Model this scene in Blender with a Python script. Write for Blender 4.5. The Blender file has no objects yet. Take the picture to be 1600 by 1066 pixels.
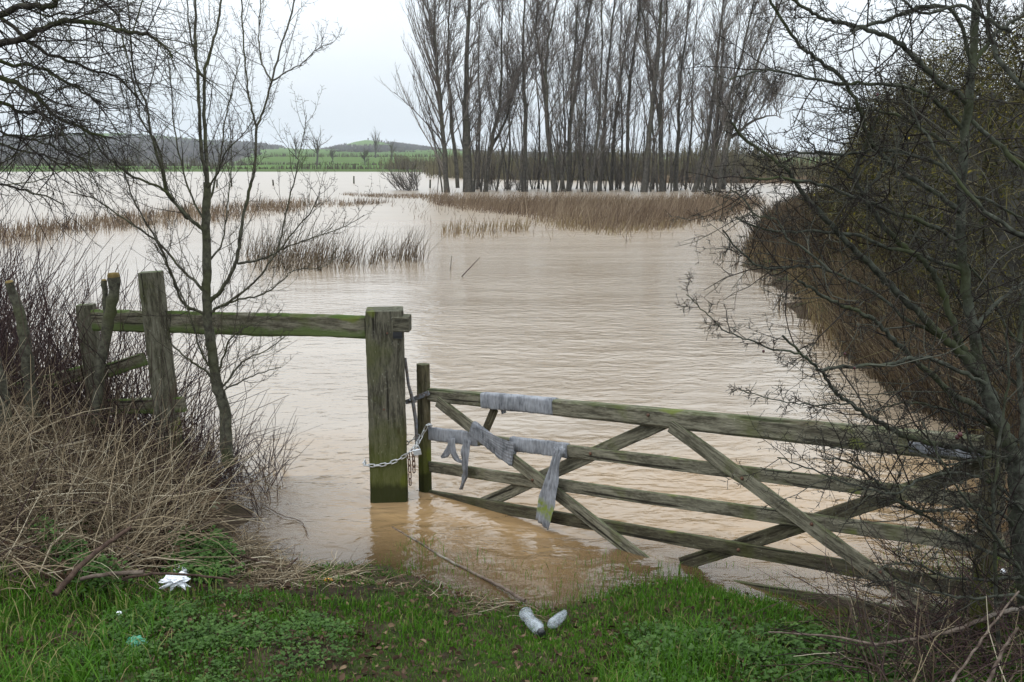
import bpy, math, random
import numpy as np
from mathutils import Vector, Matrix, noise

rng = np.random.default_rng(7)
random.seed(7)
SC = bpy.context.scene
COL = SC.collection

# ------------------------------------------------------------------ camera
CAM_H = 2.5
PITCH = math.radians(9.96)
FPX, CX, CY = 1600.0, 800.0, 533.0
cam_data = bpy.data.cameras.new("camera")
cam = bpy.data.objects.new("camera", cam_data)
COL.objects.link(cam)
cam.location = (0, 0, CAM_H)
cam.rotation_euler = (math.radians(90) - PITCH, 0, 0)
cam_data.sensor_width = 36.0
cam_data.lens = 36.0
cam_data.clip_start = 0.1
cam_data.clip_end = 20000
SC.camera = cam
SC.render.engine = 'CYCLES'
SC.render.resolution_x, SC.render.resolution_y = 1024, 682
SC.cycles.max_bounces = 8
SC.cycles.transparent_max_bounces = 12
SC.cycles.use_denoising = True
SC.cycles.denoiser = 'OPENIMAGEDENOISE'
SC.cycles.denoising_input_passes = 'RGB_ALBEDO_NORMAL'
SC.cycles.denoising_prefilter = 'ACCURATE'

# ------------------------------------------------------------------ sky and sun (overcast)
SUN_EL, SUN_ROT = math.radians(48), math.radians(-125)
SKY_STRENGTH = 0.115
world = bpy.data.worlds.new("World")
SC.world = world
world.use_nodes = True
wn = world.node_tree
wn.nodes.clear()
w_out = wn.nodes.new('ShaderNodeOutputWorld')
w_bg = wn.nodes.new('ShaderNodeBackground')
w_sky = wn.nodes.new('ShaderNodeTexSky')
w_sky.sky_type = 'NISHITA'
w_sky.sun_disc = False
w_sky.sun_elevation = SUN_EL
w_sky.sun_rotation = SUN_ROT
w_sky.dust_density = 3.0
w_sky.air_density = 1.0
w_hsv = wn.nodes.new('ShaderNodeHueSaturation')
w_hsv.inputs['Saturation'].default_value = 0.22
w_mix = wn.nodes.new('ShaderNodeMix')
w_mix.data_type = 'RGBA'
w_mix.inputs[0].default_value = 0.9          # cloud layer over the blue
w_tc = wn.nodes.new('ShaderNodeTexCoord')
w_map = wn.nodes.new('ShaderNodeMapping')
w_map.inputs['Scale'].default_value = (1.2, 1.2, 4.0)
w_noise = wn.nodes.new('ShaderNodeTexNoise')
w_noise.inputs['Scale'].default_value = 1.6
w_noise.inputs['Detail'].default_value = 5
w_ramp = wn.nodes.new('ShaderNodeValToRGB')
w_ramp.color_ramp.elements[0].position = 0.34
w_ramp.color_ramp.elements[0].color = (6.75, 7.5, 8.15, 1)
w_ramp.color_ramp.elements[1].position = 0.64
w_ramp.color_ramp.elements[1].color = (7.5, 8.05, 8.5, 1)
wn.links.new(w_tc.outputs['Generated'], w_map.inputs['Vector'])
wn.links.new(w_map.outputs[0], w_noise.inputs['Vector'])
wn.links.new(w_noise.outputs['Fac'], w_ramp.inputs['Fac'])
wn.links.new(w_sky.outputs[0], w_hsv.inputs['Color'])
wn.links.new(w_hsv.outputs[0], w_mix.inputs[6])
w_sep = wn.nodes.new('ShaderNodeSeparateXYZ')
wn.links.new(w_tc.outputs['Generated'], w_sep.inputs[0])
w_el = wn.nodes.new('ShaderNodeMapRange')        # overcast sky: brighter towards the zenith
w_el.inputs[1].default_value, w_el.inputs[2].default_value = 0.0, .55
w_el.inputs[3].default_value, w_el.inputs[4].default_value = .97, 2.6
w_el.interpolation_type = 'SMOOTHSTEP'
wn.links.new(w_sep.outputs['Z'], w_el.inputs[0])
w_mul = wn.nodes.new('ShaderNodeVectorMath')
w_mul.operation = 'SCALE'
wn.links.new(w_ramp.outputs[0], w_mul.inputs[0])
wn.links.new(w_el.outputs[0], w_mul.inputs['Scale'])
wn.links.new(w_mul.outputs[0], w_mix.inputs[7])
wn.links.new(w_mix.outputs[2], w_bg.inputs['Color'])
w_bg.inputs['Strength'].default_value = SKY_STRENGTH
wn.links.new(w_bg.outputs[0], w_out.inputs[0])

sun_data = bpy.data.lights.new("sun", 'SUN')
sun_data.energy = 0.6
sun_data.angle = math.radians(25)
sun_data.color = (1.0, 0.97, 0.93)
sun = bpy.data.objects.new("sun", sun_data)
COL.objects.link(sun)
sd = Vector((math.sin(SUN_ROT) * math.cos(SUN_EL), math.cos(SUN_ROT) * math.cos(SUN_EL), math.sin(SUN_EL)))
sun.rotation_euler = (-sd).to_track_quat('-Z', 'Y').to_euler()
sun.location = sd * 60

HAZE = 0.00016
SC.view_settings.view_transform = 'Standard'
SC.view_settings.look = 'None'
SC.view_settings.exposure = 0.08
SC.view_settings.gamma = 1.0

# ------------------------------------------------------------------ measuring helpers
ST, CT = math.sin(PITCH), math.cos(PITCH)


def ray(px, py):
    dx, dy = (px - CX) / FPX, -(py - CY) / FPX
    return Vector((dx, CT + dy * ST, -ST + dy * CT))


def gp(px, py, z=0.0):
    d = ray(px, py)
    t = (z - CAM_H) / d.z
    return Vector((d.x * t, d.y * t, z))


def at(px, py, y):
    d = ray(px, py)
    t = y / d.y
    return Vector((d.x * t, y, CAM_H + d.z * t))


# ------------------------------------------------------------------ mesh helpers
def quads_mesh(name, V, Q, rnd=None):
    me = bpy.data.meshes.new(name)
    V = np.ascontiguousarray(V, dtype=np.float32)
    Q = np.ascontiguousarray(Q, dtype=np.int32)
    me.vertices.add(len(V))
    me.vertices.foreach_set('co', V.ravel())
    me.loops.add(Q.size)
    me.loops.foreach_set('vertex_index', Q.ravel())
    me.polygons.add(len(Q))
    me.polygons.foreach_set('loop_start', np.arange(0, Q.size, 4, dtype=np.int32))
    me.update(calc_edges=True)
    if rnd is not None:
        a = me.attributes.new('rnd', 'FLOAT', 'POINT')
        a.data.foreach_set('value', np.ascontiguousarray(rnd, dtype=np.float32))
    return me


class Tubes:
    """collects poly-lines and turns them into one mesh of tapering tubes"""
    def __init__(self, sides=3):
        self.g = {}
        self.sides = sides

    def add(self, pts, radii, c=None):
        k = len(pts)
        g = self.g.setdefault(k, ([], [], []))
        g[0].append([(p[0], p[1], p[2]) for p in pts])
        g[1].append(list(radii))
        g[2].append(random.random() if c is None else c)

    def add_many(self, P, R, c):
        k = P.shape[1]
        g = self.g.setdefault(k, ([], [], []))
        g[0].extend(P.tolist())
        g[1].extend(R.tolist())
        g[2].extend(c.tolist())

    def arrays(self, sides=None):
        S = sides or self.sides
        VV, QQ, CC, off = [], [], [], 0
        ang = np.arange(S) * 2 * math.pi / S
        for k, (p, r, c) in self.g.items():
            P, R, C = np.array(p, float), np.array(r, float), np.array(c, float)
            N = len(P)
            T = np.empty_like(P)
            T[:, 1:-1] = P[:, 2:] - P[:, :-2]
            T[:, 0] = P[:, 1] - P[:, 0]
            T[:, -1] = P[:, -1] - P[:, -2]
            T /= np.linalg.norm(T, axis=2, keepdims=True) + 1e-12
            m = P[:, -1] - P[:, 0]
            ref = np.zeros((N, 3))
            ax = np.argmin(np.abs(m), axis=1)
            ref[np.arange(N), ax] = 1
            U = np.cross(T, ref[:, None, :])
            U /= np.linalg.norm(U, axis=2, keepdims=True) + 1e-12
            W = np.cross(T, U)
            ring = (P[:, :, None, :] + R[:, :, None, None] *
                    (U[:, :, None, :] * np.cos(ang)[None, None, :, None] + W[:, :, None, :] * np.sin(ang)[None, None, :, None]))
            VV.append(ring.reshape(-1, 3))
            base = (np.arange(N) * k * S)[:, None, None] + (np.arange(k - 1) * S)[None, :, None]
            j = np.arange(S)[None, None, :]
            j2 = (np.arange(S) + 1)[None, None, :] % S
            Q = np.stack([base + j, base + j2, base + S + j2, base + S + j], axis=-1).reshape(-1, 4) + off
            QQ.append(Q)
            CC.append(np.repeat(C, k * S))
            off += N * k * S
        return np.concatenate(VV), np.concatenate(QQ), np.concatenate(CC)

    def build(self, name, mat, parent=None, sides=None, smooth=True):
        V, Q, C = self.arrays(sides)
        return link_mesh(name, quads_mesh(name, V - origin_of(parent), Q, C), mat, parent, smooth)


def origin_of(parent):
    return np.array(parent.location) if parent is not None else np.zeros(3)


def link_mesh(name, me, mat, parent=None, smooth=False):
    if mat is not None:
        me.materials.append(mat)
    if smooth:
        me.polygons.foreach_set('use_smooth', np.ones(len(me.polygons), dtype=bool))
    o = bpy.data.objects.new(name, me)
    COL.objects.link(o)
    if parent is not None:
        o.parent = parent
    return o


def tag(o, label=None, cat=None, group=None, kind=None):
    if label:
        o['label'] = label
    if cat:
        o['category'] = cat
    if group:
        o['group'] = group
    if kind:
        o['kind'] = kind
    return o


def thing(name, loc, label, cat, group=None):
    o = bpy.data.objects.new(name, None)
    COL.objects.link(o)
    o.location = loc
    o.empty_display_size = 0.2
    return tag(o, label, cat, group)


def ribbons(P, Wd, wid):
    """P (N,K,3), Wd (N,3) width direction, wid (N,K) half widths -> quads"""
    N, K, _ = P.shape
    L = P - Wd[:, None, :] * wid[:, :, None]
    Rr = P + Wd[:, None, :] * wid[:, :, None]
    V = np.stack([L, Rr], axis=2).reshape(-1, 3)
    base = (np.arange(N) * K * 2)[:, None] + (np.arange(K - 1) * 2)[None, :]
    Q = np.stack([base, base + 1, base + 3, base + 2], axis=-1).reshape(-1, 4)
    return V, Q


def leaves_arrays(C, D, Nn, ln, wd, fold=0.25):
    """leaf = two quads folded along the midrib"""
    N = len(C)
    S = np.cross(D, Nn)
    S /= np.linalg.norm(S, axis=1, keepdims=True) + 1e-9
    a = C
    b1 = C + D * (ln * .35)[:, None] + S * (wd * .5)[:, None] + Nn * (wd * fold)[:, None]
    b2 = C + D * (ln * .35)[:, None] - S * (wd * .5)[:, None] + Nn * (wd * fold)[:, None]
    m = C + D * (ln * .6)[:, None]
    c1 = C + D * (ln * .75)[:, None] + S * (wd * .36)[:, None] + Nn * (wd * fold * .6)[:, None]
    c2 = C + D * (ln * .75)[:, None] - S * (wd * .36)[:, None] + Nn * (wd * fold * .6)[:, None]
    t = C + D * ln[:, None] - Nn * (ln * .15)[:, None]
    V = np.stack([a, b1, c1, t, c2, b2, m], axis=1).reshape(-1, 3)
    o = (np.arange(N) * 7)[:, None]
    Q = np.concatenate([o + np.array([[0, 1, 2, 6]]), o + np.array([[6, 2, 3, 4]]), o + np.array([[0, 6, 4, 5]])]).reshape(-1, 4)
    return V, Q


def unit(v):
    return v / (np.linalg.norm(v, axis=-1, keepdims=True) + 1e-12)


def spline(pts, n=6):
    """Catmull-Rom through the points"""
    p = [Vector(q) for q in pts]
    p = [p[0] * 2 - p[1]] + p + [p[-1] * 2 - p[-2]]
    out = []
    for i in range(1, len(p) - 2):
        for k in range(n):
            t = k / n
            a, b, c, d = p[i - 1], p[i], p[i + 1], p[i + 2]
            out.append(0.5 * ((2 * b) + (c - a) * t + (2 * a - 5 * b + 4 * c - d) * t * t + (3 * b - a - 3 * c + d) * t ** 3))
    out.append(p[-2])
    return out


def rvec():
    while True:
        v = Vector((random.uniform(-1, 1), random.uniform(-1, 1), random.uniform(-1, 1)))
        if 0.05 < v.length < 1:
            return v.normalized()


# ------------------------------------------------------------------ materials
def new_mat(name):
    m = bpy.data.materials.new(name)
    m.use_nodes = True
    nt = m.node_tree
    b = nt.nodes['Principled BSDF']
    return m, nt, b


def ramp_node(nt, stops):
    r = nt.nodes.new('ShaderNodeValToRGB')
    el = r.color_ramp.elements
    while len(el) > 1:
        el.remove(el[-1])
    el[0].position = stops[0][0]
    el[0].color = (*stops[0][1], 1)
    for p, c in stops[1:]:
        e = el.new(p)
        e.color = (*c, 1)
    return r


def noise_node(nt, scale, detail=4, vec=None, rough=.55, mapscale=None, coord='Object'):
    n = nt.nodes.new('ShaderNodeTexNoise')
    n.inputs['Scale'].default_value = scale
    n.inputs['Detail'].default_value = detail
    n.inputs['Roughness'].default_value = rough
    tc = nt.nodes.new('ShaderNodeTexCoord')
    src = tc.outputs[coord]
    if mapscale:
        mp = nt.nodes.new('ShaderNodeMapping')
        mp.inputs['Scale'].default_value = mapscale
        nt.links.new(src, mp.inputs[0])
        src = mp.outputs[0]
    nt.links.new(src, n.inputs['Vector'])
    return n


def mix_col(nt, fac, a, b):
    m = nt.nodes.new('ShaderNodeMix')
    m.data_type = 'RGBA'
    for sock, v in ((m.inputs[0], fac), (m.inputs[6], a), (m.inputs[7], b)):
        if hasattr(v, 'links'):
            nt.links.new(v, sock)
        elif isinstance(v, (int, float)):
            sock.default_value = v
        else:
            sock.default_value = (*v, 1)
    return m.outputs[2]


def maprange(nt, v, a, b, c=0.0, d=1.0):
    m = nt.nodes.new('ShaderNodeMapRange')
    m.inputs[1].default_value, m.inputs[2].default_value = a, b
    m.inputs[3].default_value, m.inputs[4].default_value = c, d
    nt.links.new(v, m.inputs[0])
    return m.outputs[0]


def math_node(nt, op, a, b=None):
    m = nt.nodes.new('ShaderNodeMath')
    m.operation = op
    for i, v in enumerate((a, b)):
        if v is None:
            continue
        if hasattr(v, 'links'):
            nt.links.new(v, m.inputs[i])
        else:
            m.inputs[i].default_value = v
    return m.outputs[0]


def bump(nt, b, h, strength=.4, dist=.01):
    n = nt.nodes.new('ShaderNodeBump')
    n.inputs['Strength'].default_value = strength
    n.inputs['Distance'].default_value = dist
    nt.links.new(h, n.inputs['Height'])
    nt.links.new(n.outputs[0], b.inputs['Normal'])
    return n


def rnd_mat(name, stops, rough=.8, trans=0.0, spot=None, spec=.1):
    """colour chosen per stem/blade by the 'rnd' attribute"""
    m, nt, b = new_mat(name)
    a = nt.nodes.new('ShaderNodeAttribute')
    a.attribute_name = 'rnd'
    r = ramp_node(nt, stops)
    nt.links.new(a.outputs['Fac'], r.inputs['Fac'])
    col = r.outputs[0]
    if spot:
        n = noise_node(nt, spot[0], 4)
        col = mix_col(nt, maprange(nt, n.outputs['Fac'], spot[2], spot[3]), col, spot[1])
    nt.links.new(col, b.inputs['Base Color'])
    b.inputs['Roughness'].default_value = rough
    b.inputs['Specular IOR Level'].default_value = spec
    if trans:
        tr = nt.nodes.new('ShaderNodeBsdfTranslucent')
        nt.links.new(col, tr.inputs['Color'])
        mx = nt.nodes.new('ShaderNodeMixShader')
        mx.inputs[0].default_value = trans
        nt.links.new(b.outputs[0], mx.inputs[1])
        nt.links.new(tr.outputs[0], mx.inputs[2])
        nt.links.new(mx.outputs[0], nt.nodes['Material Output'].inputs[0])
    return m


def wood_mat(name, dark, light, green, g_lo, g_hi, top_moss=0.0, wet=None):
    """weathered board, grain along local X, algae in patches, moss on upward faces"""
    m, nt, b = new_mat(name)
    grain = noise_node(nt, 9, 6, mapscale=(.55, 4, 4), rough=.65)
    fine = noise_node(nt, 45, 5, mapscale=(.5, 2.5, 2.5), rough=.75)
    r = ramp_node(nt, [(.36, tuple(x * .6 for x in dark)), (.44, dark), (.53, tuple((x + y) / 2 for x, y in zip(dark, light))), (.66, light)])
    g2 = math_node(nt, 'ADD', math_node(nt, 'MULTIPLY', grain.outputs['Fac'], .6), math_node(nt, 'MULTIPLY', fine.outputs['Fac'], .4))
    nt.links.new(g2, r.inputs['Fac'])
    alg = noise_node(nt, 3.2, 5, rough=.6)
    col = mix_col(nt, maprange(nt, alg.outputs['Fac'], g_lo, g_hi), r.outputs[0], green)
    split = noise_node(nt, 5, 3, mapscale=(.22, 5, 6), rough=.4)          # drying cracks along the grain
    col = mix_col(nt, maprange(nt, split.outputs['Fac'], .655, .68, 0, .85), col, (.012, .010, .007))
    pale = noise_node(nt, 70, 3, mapscale=(.6, 1, 1))                     # lichen flecks
    col = mix_col(nt, maprange(nt, pale.outputs['Fac'], .66, .72, 0, .55), col, (.30, .30, .24))
    spot = noise_node(nt, 2.6, 3, mapscale=(1, 1, 1.6))
    col = mix_col(nt, maprange(nt, spot.outputs['Fac'], .64, .70, 0, .75), col, (.115, .135, .018))
    vor = nt.nodes.new('ShaderNodeTexVoronoi')          # knots and bolt stains
    vor.inputs['Scale'].default_value = 2.6
    tck = nt.nodes.new('ShaderNodeTexCoord')
    mpk = nt.nodes.new('ShaderNodeMapping')
    mpk.inputs['Scale'].default_value = (.8, 2, 2.2)
    nt.links.new(tck.outputs['Object'], mpk.inputs[0])
    nt.links.new(mpk.outputs[0], vor.inputs['Vector'])
    col = mix_col(nt, maprange(nt, vor.outputs['Distance'], .11, .05, 0, .75), col, (.025, .018, .011))
    brown = noise_node(nt, 2.3, 4, mapscale=(.8, 1, 1.7))
    col = mix_col(nt, maprange(nt, brown.outputs['Fac'], .62, .75, 0, .6), col, (.06, .035, .02))
    if top_moss:
        geo = nt.nodes.new('ShaderNodeNewGeometry')
        sx = nt.nodes.new('ShaderNodeSeparateXYZ')
        nt.links.new(geo.outputs['Normal'], sx.inputs[0])
        mn = noise_node(nt, 7, 4)
        f = math_node(nt, 'MULTIPLY', maprange(nt, sx.outputs['Z'], .2, .7), maprange(nt, mn.outputs['Fac'], .38, .55))
        f = math_node(nt, 'MULTIPLY', f, top_moss)
        col = mix_col(nt, f, col, (.06, .088, .02))
        if top_moss >= 1:        # thick moss hanging over the upper edge of the rail
            tco = nt.nodes.new('ShaderNodeTexCoord')
            so = nt.nodes.new('ShaderNodeSeparateXYZ')
            nt.links.new(tco.outputs['Object'], so.inputs[0])
            mm = noise_node(nt, 11, 5, mapscale=(.6, 1, 1))
            hz = math_node(nt, 'ADD', so.outputs['Z'], math_node(nt, 'MULTIPLY', mm.outputs['Fac'], .14))
            col = mix_col(nt, math_node(nt, 'MULTIPLY', maprange(nt, hz, .075, .11), .85), col, (.085, .118, .034))
    if wet is not None:          # water-stained foot of a post: a tide mark in the wood itself (world height)
        geo2 = nt.nodes.new('ShaderNodeNewGeometry')
        s2 = nt.nodes.new('ShaderNodeSeparateXYZ')
        nt.links.new(geo2.outputs['Position'], s2.inputs[0])
        wnz = noise_node(nt, 14, 4, mapscale=(.5, 1, 1))
        h = math_node(nt, 'ADD', s2.outputs['Z'], math_node(nt, 'MULTIPLY', wnz.outputs['Fac'], -.16))
        grn = maprange(nt, h, wet * 3.6, wet * 1.4)
        col = mix_col(nt, math_node(nt, 'MULTIPLY', grn, .65), col, (.075, .085, .012))
        col = mix_col(nt, math_node(nt, 'MULTIPLY', maprange(nt, h, wet * .55, wet * .25), .8), col, (.018, .02, .006))
    nt.links.new(col, b.inputs['Base Color'])
    b.inputs['Roughness'].default_value = .85
    b.inputs['Specular IOR Level'].default_value = .12
    bump(nt, b, g2, 1.0, .012)
    return m


M = {}
M['gate'] = wood_mat('gate_wood', (.068, .061, .043), (.235, .218, .16), (.085, .093, .028), .54, .76, .35)
M['gate_wet'] = wood_mat('wet_gate_wood', (.035, .03, .019), (.11, .10, .065), (.05, .055, .014), .52, .76, .2)
M['post'] = wood_mat('post_wood', (.042, .038, .027), (.15, .138, .10), (.075, .08, .028), .50, .74, .15, wet=.16)
M['stile'] = wood_mat('stile_wood', (.045, .038, .022), (.14, .12, .075), (.07, .08, .02), .50, .72, .3, wet=.14)
M['rail'] = wood_mat('rail_wood', (.075, .065, .045), (.24, .22, .16), (.09, .10, .035), .52, .74, 1.0)
M['fence'] = wood_mat('fence_wood', (.06, .055, .036), (.18, .17, .125), (.085, .09, .032), .54, .74, .6)
M['cut_wood'] = rnd_mat('cut_wood', [(0, (.19, .13, .055)), (1, (.24, .18, .08))], .85, spot=(9, (.13, .09, .03), .45, .65))


def bark_mat(name, c1, c2, moss, lo, hi, scale=6):
    m, nt, b = new_mat(name)
    n = noise_node(nt, scale * 4, 5, rough=.7)
    r = ramp_node(nt, [(.38, c1), (.62, c2)])
    nt.links.new(n.outputs['Fac'], r.inputs['Fac'])
    n2 = noise_node(nt, scale * .5, 4)
    col = mix_col(nt, maprange(nt, n2.outputs['Fac'], lo, hi), r.outputs[0], moss)
    nt.links.new(col, b.inputs['Base Color'])
    b.inputs['Roughness'].default_value = .85
    b.inputs['Specular IOR Level'].default_value = .12
    bump(nt, b, n.outputs['Fac'], .5, .004)
    return m


M['bark_sapling'] = bark_mat('sapling_bark', (0.034, 0.0306, 0.0221), (0.09775, 0.0935, 0.068), (0.06375, 0.068, 0.0272), .48, .7)
M['bark_hawthorn'] = bark_mat('hawthorn_bark', (0.0195, 0.0195, 0.01425), (0.07125, 0.075, 0.057), (0.045, 0.0525, 0.01875), .5, .72)
M['bark_dark'] = bark_mat('dark_bark', (0.0165, 0.0135, 0.00975), (0.04125, 0.03525, 0.027), (0.0375, 0.045, 0.0135), .44, .64)
M['bark_poplar'] = bark_mat('poplar_bark', (.038, .034, .029), (.09, .082, .068), (.06, .06, .034), .5, .7, 1.2)
M['twig_sapling'] = rnd_mat('sapling_twig', [(0, (0.0245, 0.0189, 0.014)), (.6, (0.0525, 0.042, 0.0315)), (1, (0.07, 0.0665, 0.0385))])
M['twig_hawthorn'] = rnd_mat('hawthorn_twig', [(0, (0.0143, 0.00975, 0.0091)), (.55, (0.02925, 0.02405, 0.0195)), (1, (0.0845, 0.0845, 0.065))])
M['twig_dark'] = rnd_mat('dark_twig', [(0, (0.0195, 0.01495, 0.013)), (.7, (0.039, 0.0325, 0.0273)), (1, (0.04875, 0.052, 0.02275))])
M['twig_poplar'] = rnd_mat('poplar_twig', [(0, (.08, .068, .060)), (.7, (.145, .126, .109)), (1, (.20, .178, .152))])
M['far_twig'] = rnd_mat('far_twig', [(0, (.05, .04, .03)), (.7, (.085, .07, .05)), (1, (.09, .09, .045))])
M['hill_twig'] = rnd_mat('hill_wood', [(0, (.045, .040, .038)), (.7, (.09, .078, .07)), (1, (.10, .10, .06))])
M['bramble'] = rnd_mat('bramble_stem', [(0, (0.021, 0.012, 0.0135)), (.5, (0.04875, 0.0285, 0.027)), (1, (0.09, 0.06375, 0.04875))], .7)
M['straw'] = rnd_mat('dead_straw', [(0, (.055, .038, .024)), (.4, (.14, .104, .066)), (.82, (.30, .235, .15)), (1, (.46, .40, .29))], .75, .1)
M['reed'] = rnd_mat('dry_reed', [(0, (.068, .045, .031)), (.5, (.145, .102, .068)), (1, (.27, .21, .14))], .8)
M['reed_pale'] = rnd_mat('pale_reed', [(0, (.09, .062, .038)), (.5, (.19, .135, .075)), (1, (.22, .18, .085))], .8)
M['grass'] = rnd_mat('grass_blade', [(0, (.022, .066, .004)), (.5, (.050, .135, .007)), (.85, (.09, .185, .015)), (.95, (.16, .17, .05)), (1, (.30, .24, .11))], .6, .3, spec=.15)
M['weed'] = rnd_mat('weed_leaf', [(0, (0.0272, 0.06, 0.0112)), (.6, (0.056, 0.112, 0.0224)), (1, (0.096, 0.16, 0.04))], .6, .25, spec=.15)
M['hedge_leaf'] = rnd_mat('hedge_leaf', [(0, (0.0153, 0.01785, 0.0051)), (.5, (0.04675, 0.0476, 0.01105)), (.8, (0.09775, 0.0884, 0.01445)), (1, (0.1955, 0.1573, 0.017))], .7, .1)
M['hedge_twig'] = rnd_mat('hedge_twig', [(0, (0.01875, 0.015, 0.00825)), (.5, (0.0465, 0.03975, 0.01875)), (.8, (0.08625, 0.075, 0.01875)), (1, (0.165, 0.1425, 0.09))])
M['scrub'] = rnd_mat('scrub_twig', [(0, (.06, .052, .032)), (.6, (.11, .095, .058)), (1, (.15, .13, .07))])


def plain_mat(name, col, rough=.5, metal=0.0, var=None, scale=20, bumps=0):
    m, nt, b = new_mat(name)
    n = noise_node(nt, scale, 4)
    c = mix_col(nt, maprange(nt, n.outputs['Fac'], .4, .65), col, var or tuple(x * .7 for x in col))
    nt.links.new(c, b.inputs['Base Color'])
    b.inputs['Roughness'].default_value = rough
    b.inputs['Metallic'].default_value = metal
    if bumps:
        bump(nt, b, n.outputs['Fac'], .6, bumps)
    return m


M['galv'] = plain_mat('galvanised_steel', (.62, .63, .64), .42, .85, (.42, .42, .42), 60)
M['iron'] = plain_mat('dark_iron', (.20, .21, .235), .5, .3, (.13, .10, .08), 40)
M['rust'] = plain_mat('rusty_iron', (.12, .055, .03), .7, .3, (.06, .03, .02), 60)
M['padlock'] = plain_mat('padlock_steel', (.55, .57, .6), .4, .6, (.45, .46, .47), 50)
M['plastic_white'] = plain_mat('white_plastic', (.80, .81, .84), .4, 0, (.68, .69, .73), 25, .004)
M['plastic_green'] = plain_mat('green_plastic', (.05, .27, .16), .35, 0, (.04, .20, .12), 15)
M['plastic_black'] = plain_mat('black_plastic', (.015, .015, .017), .35)
M['plastic_orange'] = plain_mat('orange_wrapper', (.75, .28, .02), .4, 0, (.8, .5, .08), 90)
M['stone_pale'] = plain_mat('pale_mossy_stone', (.42, .43, .32), .9, 0, (.20, .25, .10), 18, .01)
M['berry'] = plain_mat('dried_berry', (.055, .008, .009), .5)
M['drift'] = bark_mat('driftwood', (.06, .042, .032), (.16, .125, .10), (.22, .20, .17), .55, .72)
M['drift_dark'] = bark_mat('dark_stick', (.03, .018, .014), (.085, .055, .04), (.12, .09, .07), .6, .75)

m, nt, b = new_mat('grey_cloth')
w1 = noise_node(nt, 260, 2)
w2 = noise_node(nt, 9, 5)
w3 = noise_node(nt, 26, 4, mapscale=(3.5, .6, .6))
cc = ramp_node(nt, [(.36, (.085, .087, .095)), (.5, (.20, .205, .22)), (.66, (.30, .305, .325))])
nt.links.new(math_node(nt, 'ADD', math_node(nt, 'MULTIPLY', w2.outputs['Fac'], .55), math_node(nt, 'MULTIPLY', w3.outputs['Fac'], .45)), cc.inputs['Fac'])
nt.links.new(cc.outputs[0], b.inputs['Base Color'])
b.inputs['Roughness'].default_value = .85
b.inputs['Specular IOR Level'].default_value = .2
bump(nt, b, math_node(nt, 'ADD', math_node(nt, 'MULTIPLY', w3.outputs['Fac'], 1.0), math_node(nt, 'MULTIPLY', w1.outputs['Fac'], .03)), .7, .012)
M['cloth'] = m
m2 = m.copy()
m2.name = 'grey_cloth_algae_end'
nt = m2.node_tree
b = nt.nodes['Principled BSDF']
old = b.inputs['Base Color'].links[0].from_socket
at_n = nt.nodes.new('ShaderNodeAttribute')
at_n.attribute_name = 'rnd'
gn = noise_node(nt, 30, 3)
gf = math_node(nt, 'MULTIPLY', maprange(nt, at_n.outputs['Fac'], .74, .80), maprange(nt, at_n.outputs['Fac'], .93, .88))
gf = math_node(nt, 'MULTIPLY', gf, maprange(nt, gn.outputs['Fac'], .3, .55))
nt.links.new(mix_col(nt, gf, old, (.17, .205, .045)), b.inputs['Base Color'])
M['cloth_algae'] = m2

# clear dirty plastic
m, nt, b = new_mat('cloudy_plastic')
n = noise_node(nt, 30, 4)
b.inputs['Base Color'].default_value = (.40, .43, .47, 1)
b.inputs['Roughness'].default_value = .22
tr = nt.nodes.new('ShaderNodeBsdfTransparent')
mx = nt.nodes.new('ShaderNodeMixShader')
nt.links.new(maprange(nt, n.outputs['Fac'], .35, .65, .2, .6), mx.inputs[0])
nt.links.new(tr.outputs[0], mx.inputs[1])
nt.links.new(b.outputs[0], mx.inputs[2])
nt.links.new(mx.outputs[0], nt.nodes['Material Output'].inputs[0])
bump(nt, b, n.outputs['Fac'], .6, .01)
M['plastic_clear'] = m

# ------------------------------------------------------------------ terrain
WL_PX = [(330, 738), (352, 775), (380, 812), (395, 850), (430, 872), (480, 883), (540, 886), (600, 890), (660, 903), (740, 928),
         (820, 950), (880, 960), (930, 938), (1000, 914), (1080, 908), (1180, 930), (1290, 962), (1400, 975), (1480, 950),
         (1530, 900), (1590, 820), (1640, 740)]
NEAR = [(-30, 13.5), (-14, 12.2), (-8, 11.2), (-5, 10.2), (-3.7, 9.4), (-2.9, 8.6)] + [tuple(gp(*p).xy) for p in WL_PX] + \
       [(4.25, 9.5), (4.5, 12), (4.85, 16), (5.3, 21), (5.9, 25.5), (6.3, 28), (7.6, 31), (10, 35), (14, 42), (20, 52), (30, 60), (140, 66),
        (140, -40), (-30, -40)]
FAR = [(-900, 252), (-40, 250), (-14, 243), (-6, 160), (2, 140), (14, 133), (40, 128), (75, 126), (140, 120), (1500, 120), (1500, 3000), (-900, 3000)]


def poly_sd(poly, X, Y):
    """signed distance, positive inside"""
    P = np.array(poly, float)
    A, B = P, np.roll(P, -1, axis=0)
    best = np.full(X.shape, 1e18)
    inside = np.zeros(X.shape, bool)
    for (ax, ay), (bx, by) in zip(A, B):
        ex, ey = bx - ax, by - ay
        t = np.clip(((X - ax) * ex + (Y - ay) * ey) / (ex * ex + ey * ey + 1e-12), 0, 1)
        d = (X - ax - t * ex) ** 2 + (Y - ay - t * ey) ** 2
        best = np.minimum(best, d)
        cond = ((ay > Y) != (by > Y)) & (X < (bx - ax) * (Y - ay) / (by - ay + 1e-12) + ax)
        inside ^= cond
    return np.sqrt(best) * np.where(inside, 1, -1)


def sstep(a, b, x):
    t = np.clip((x - a) / (b - a), 0, 1)
    return t * t * (3 - 2 * t)


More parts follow.
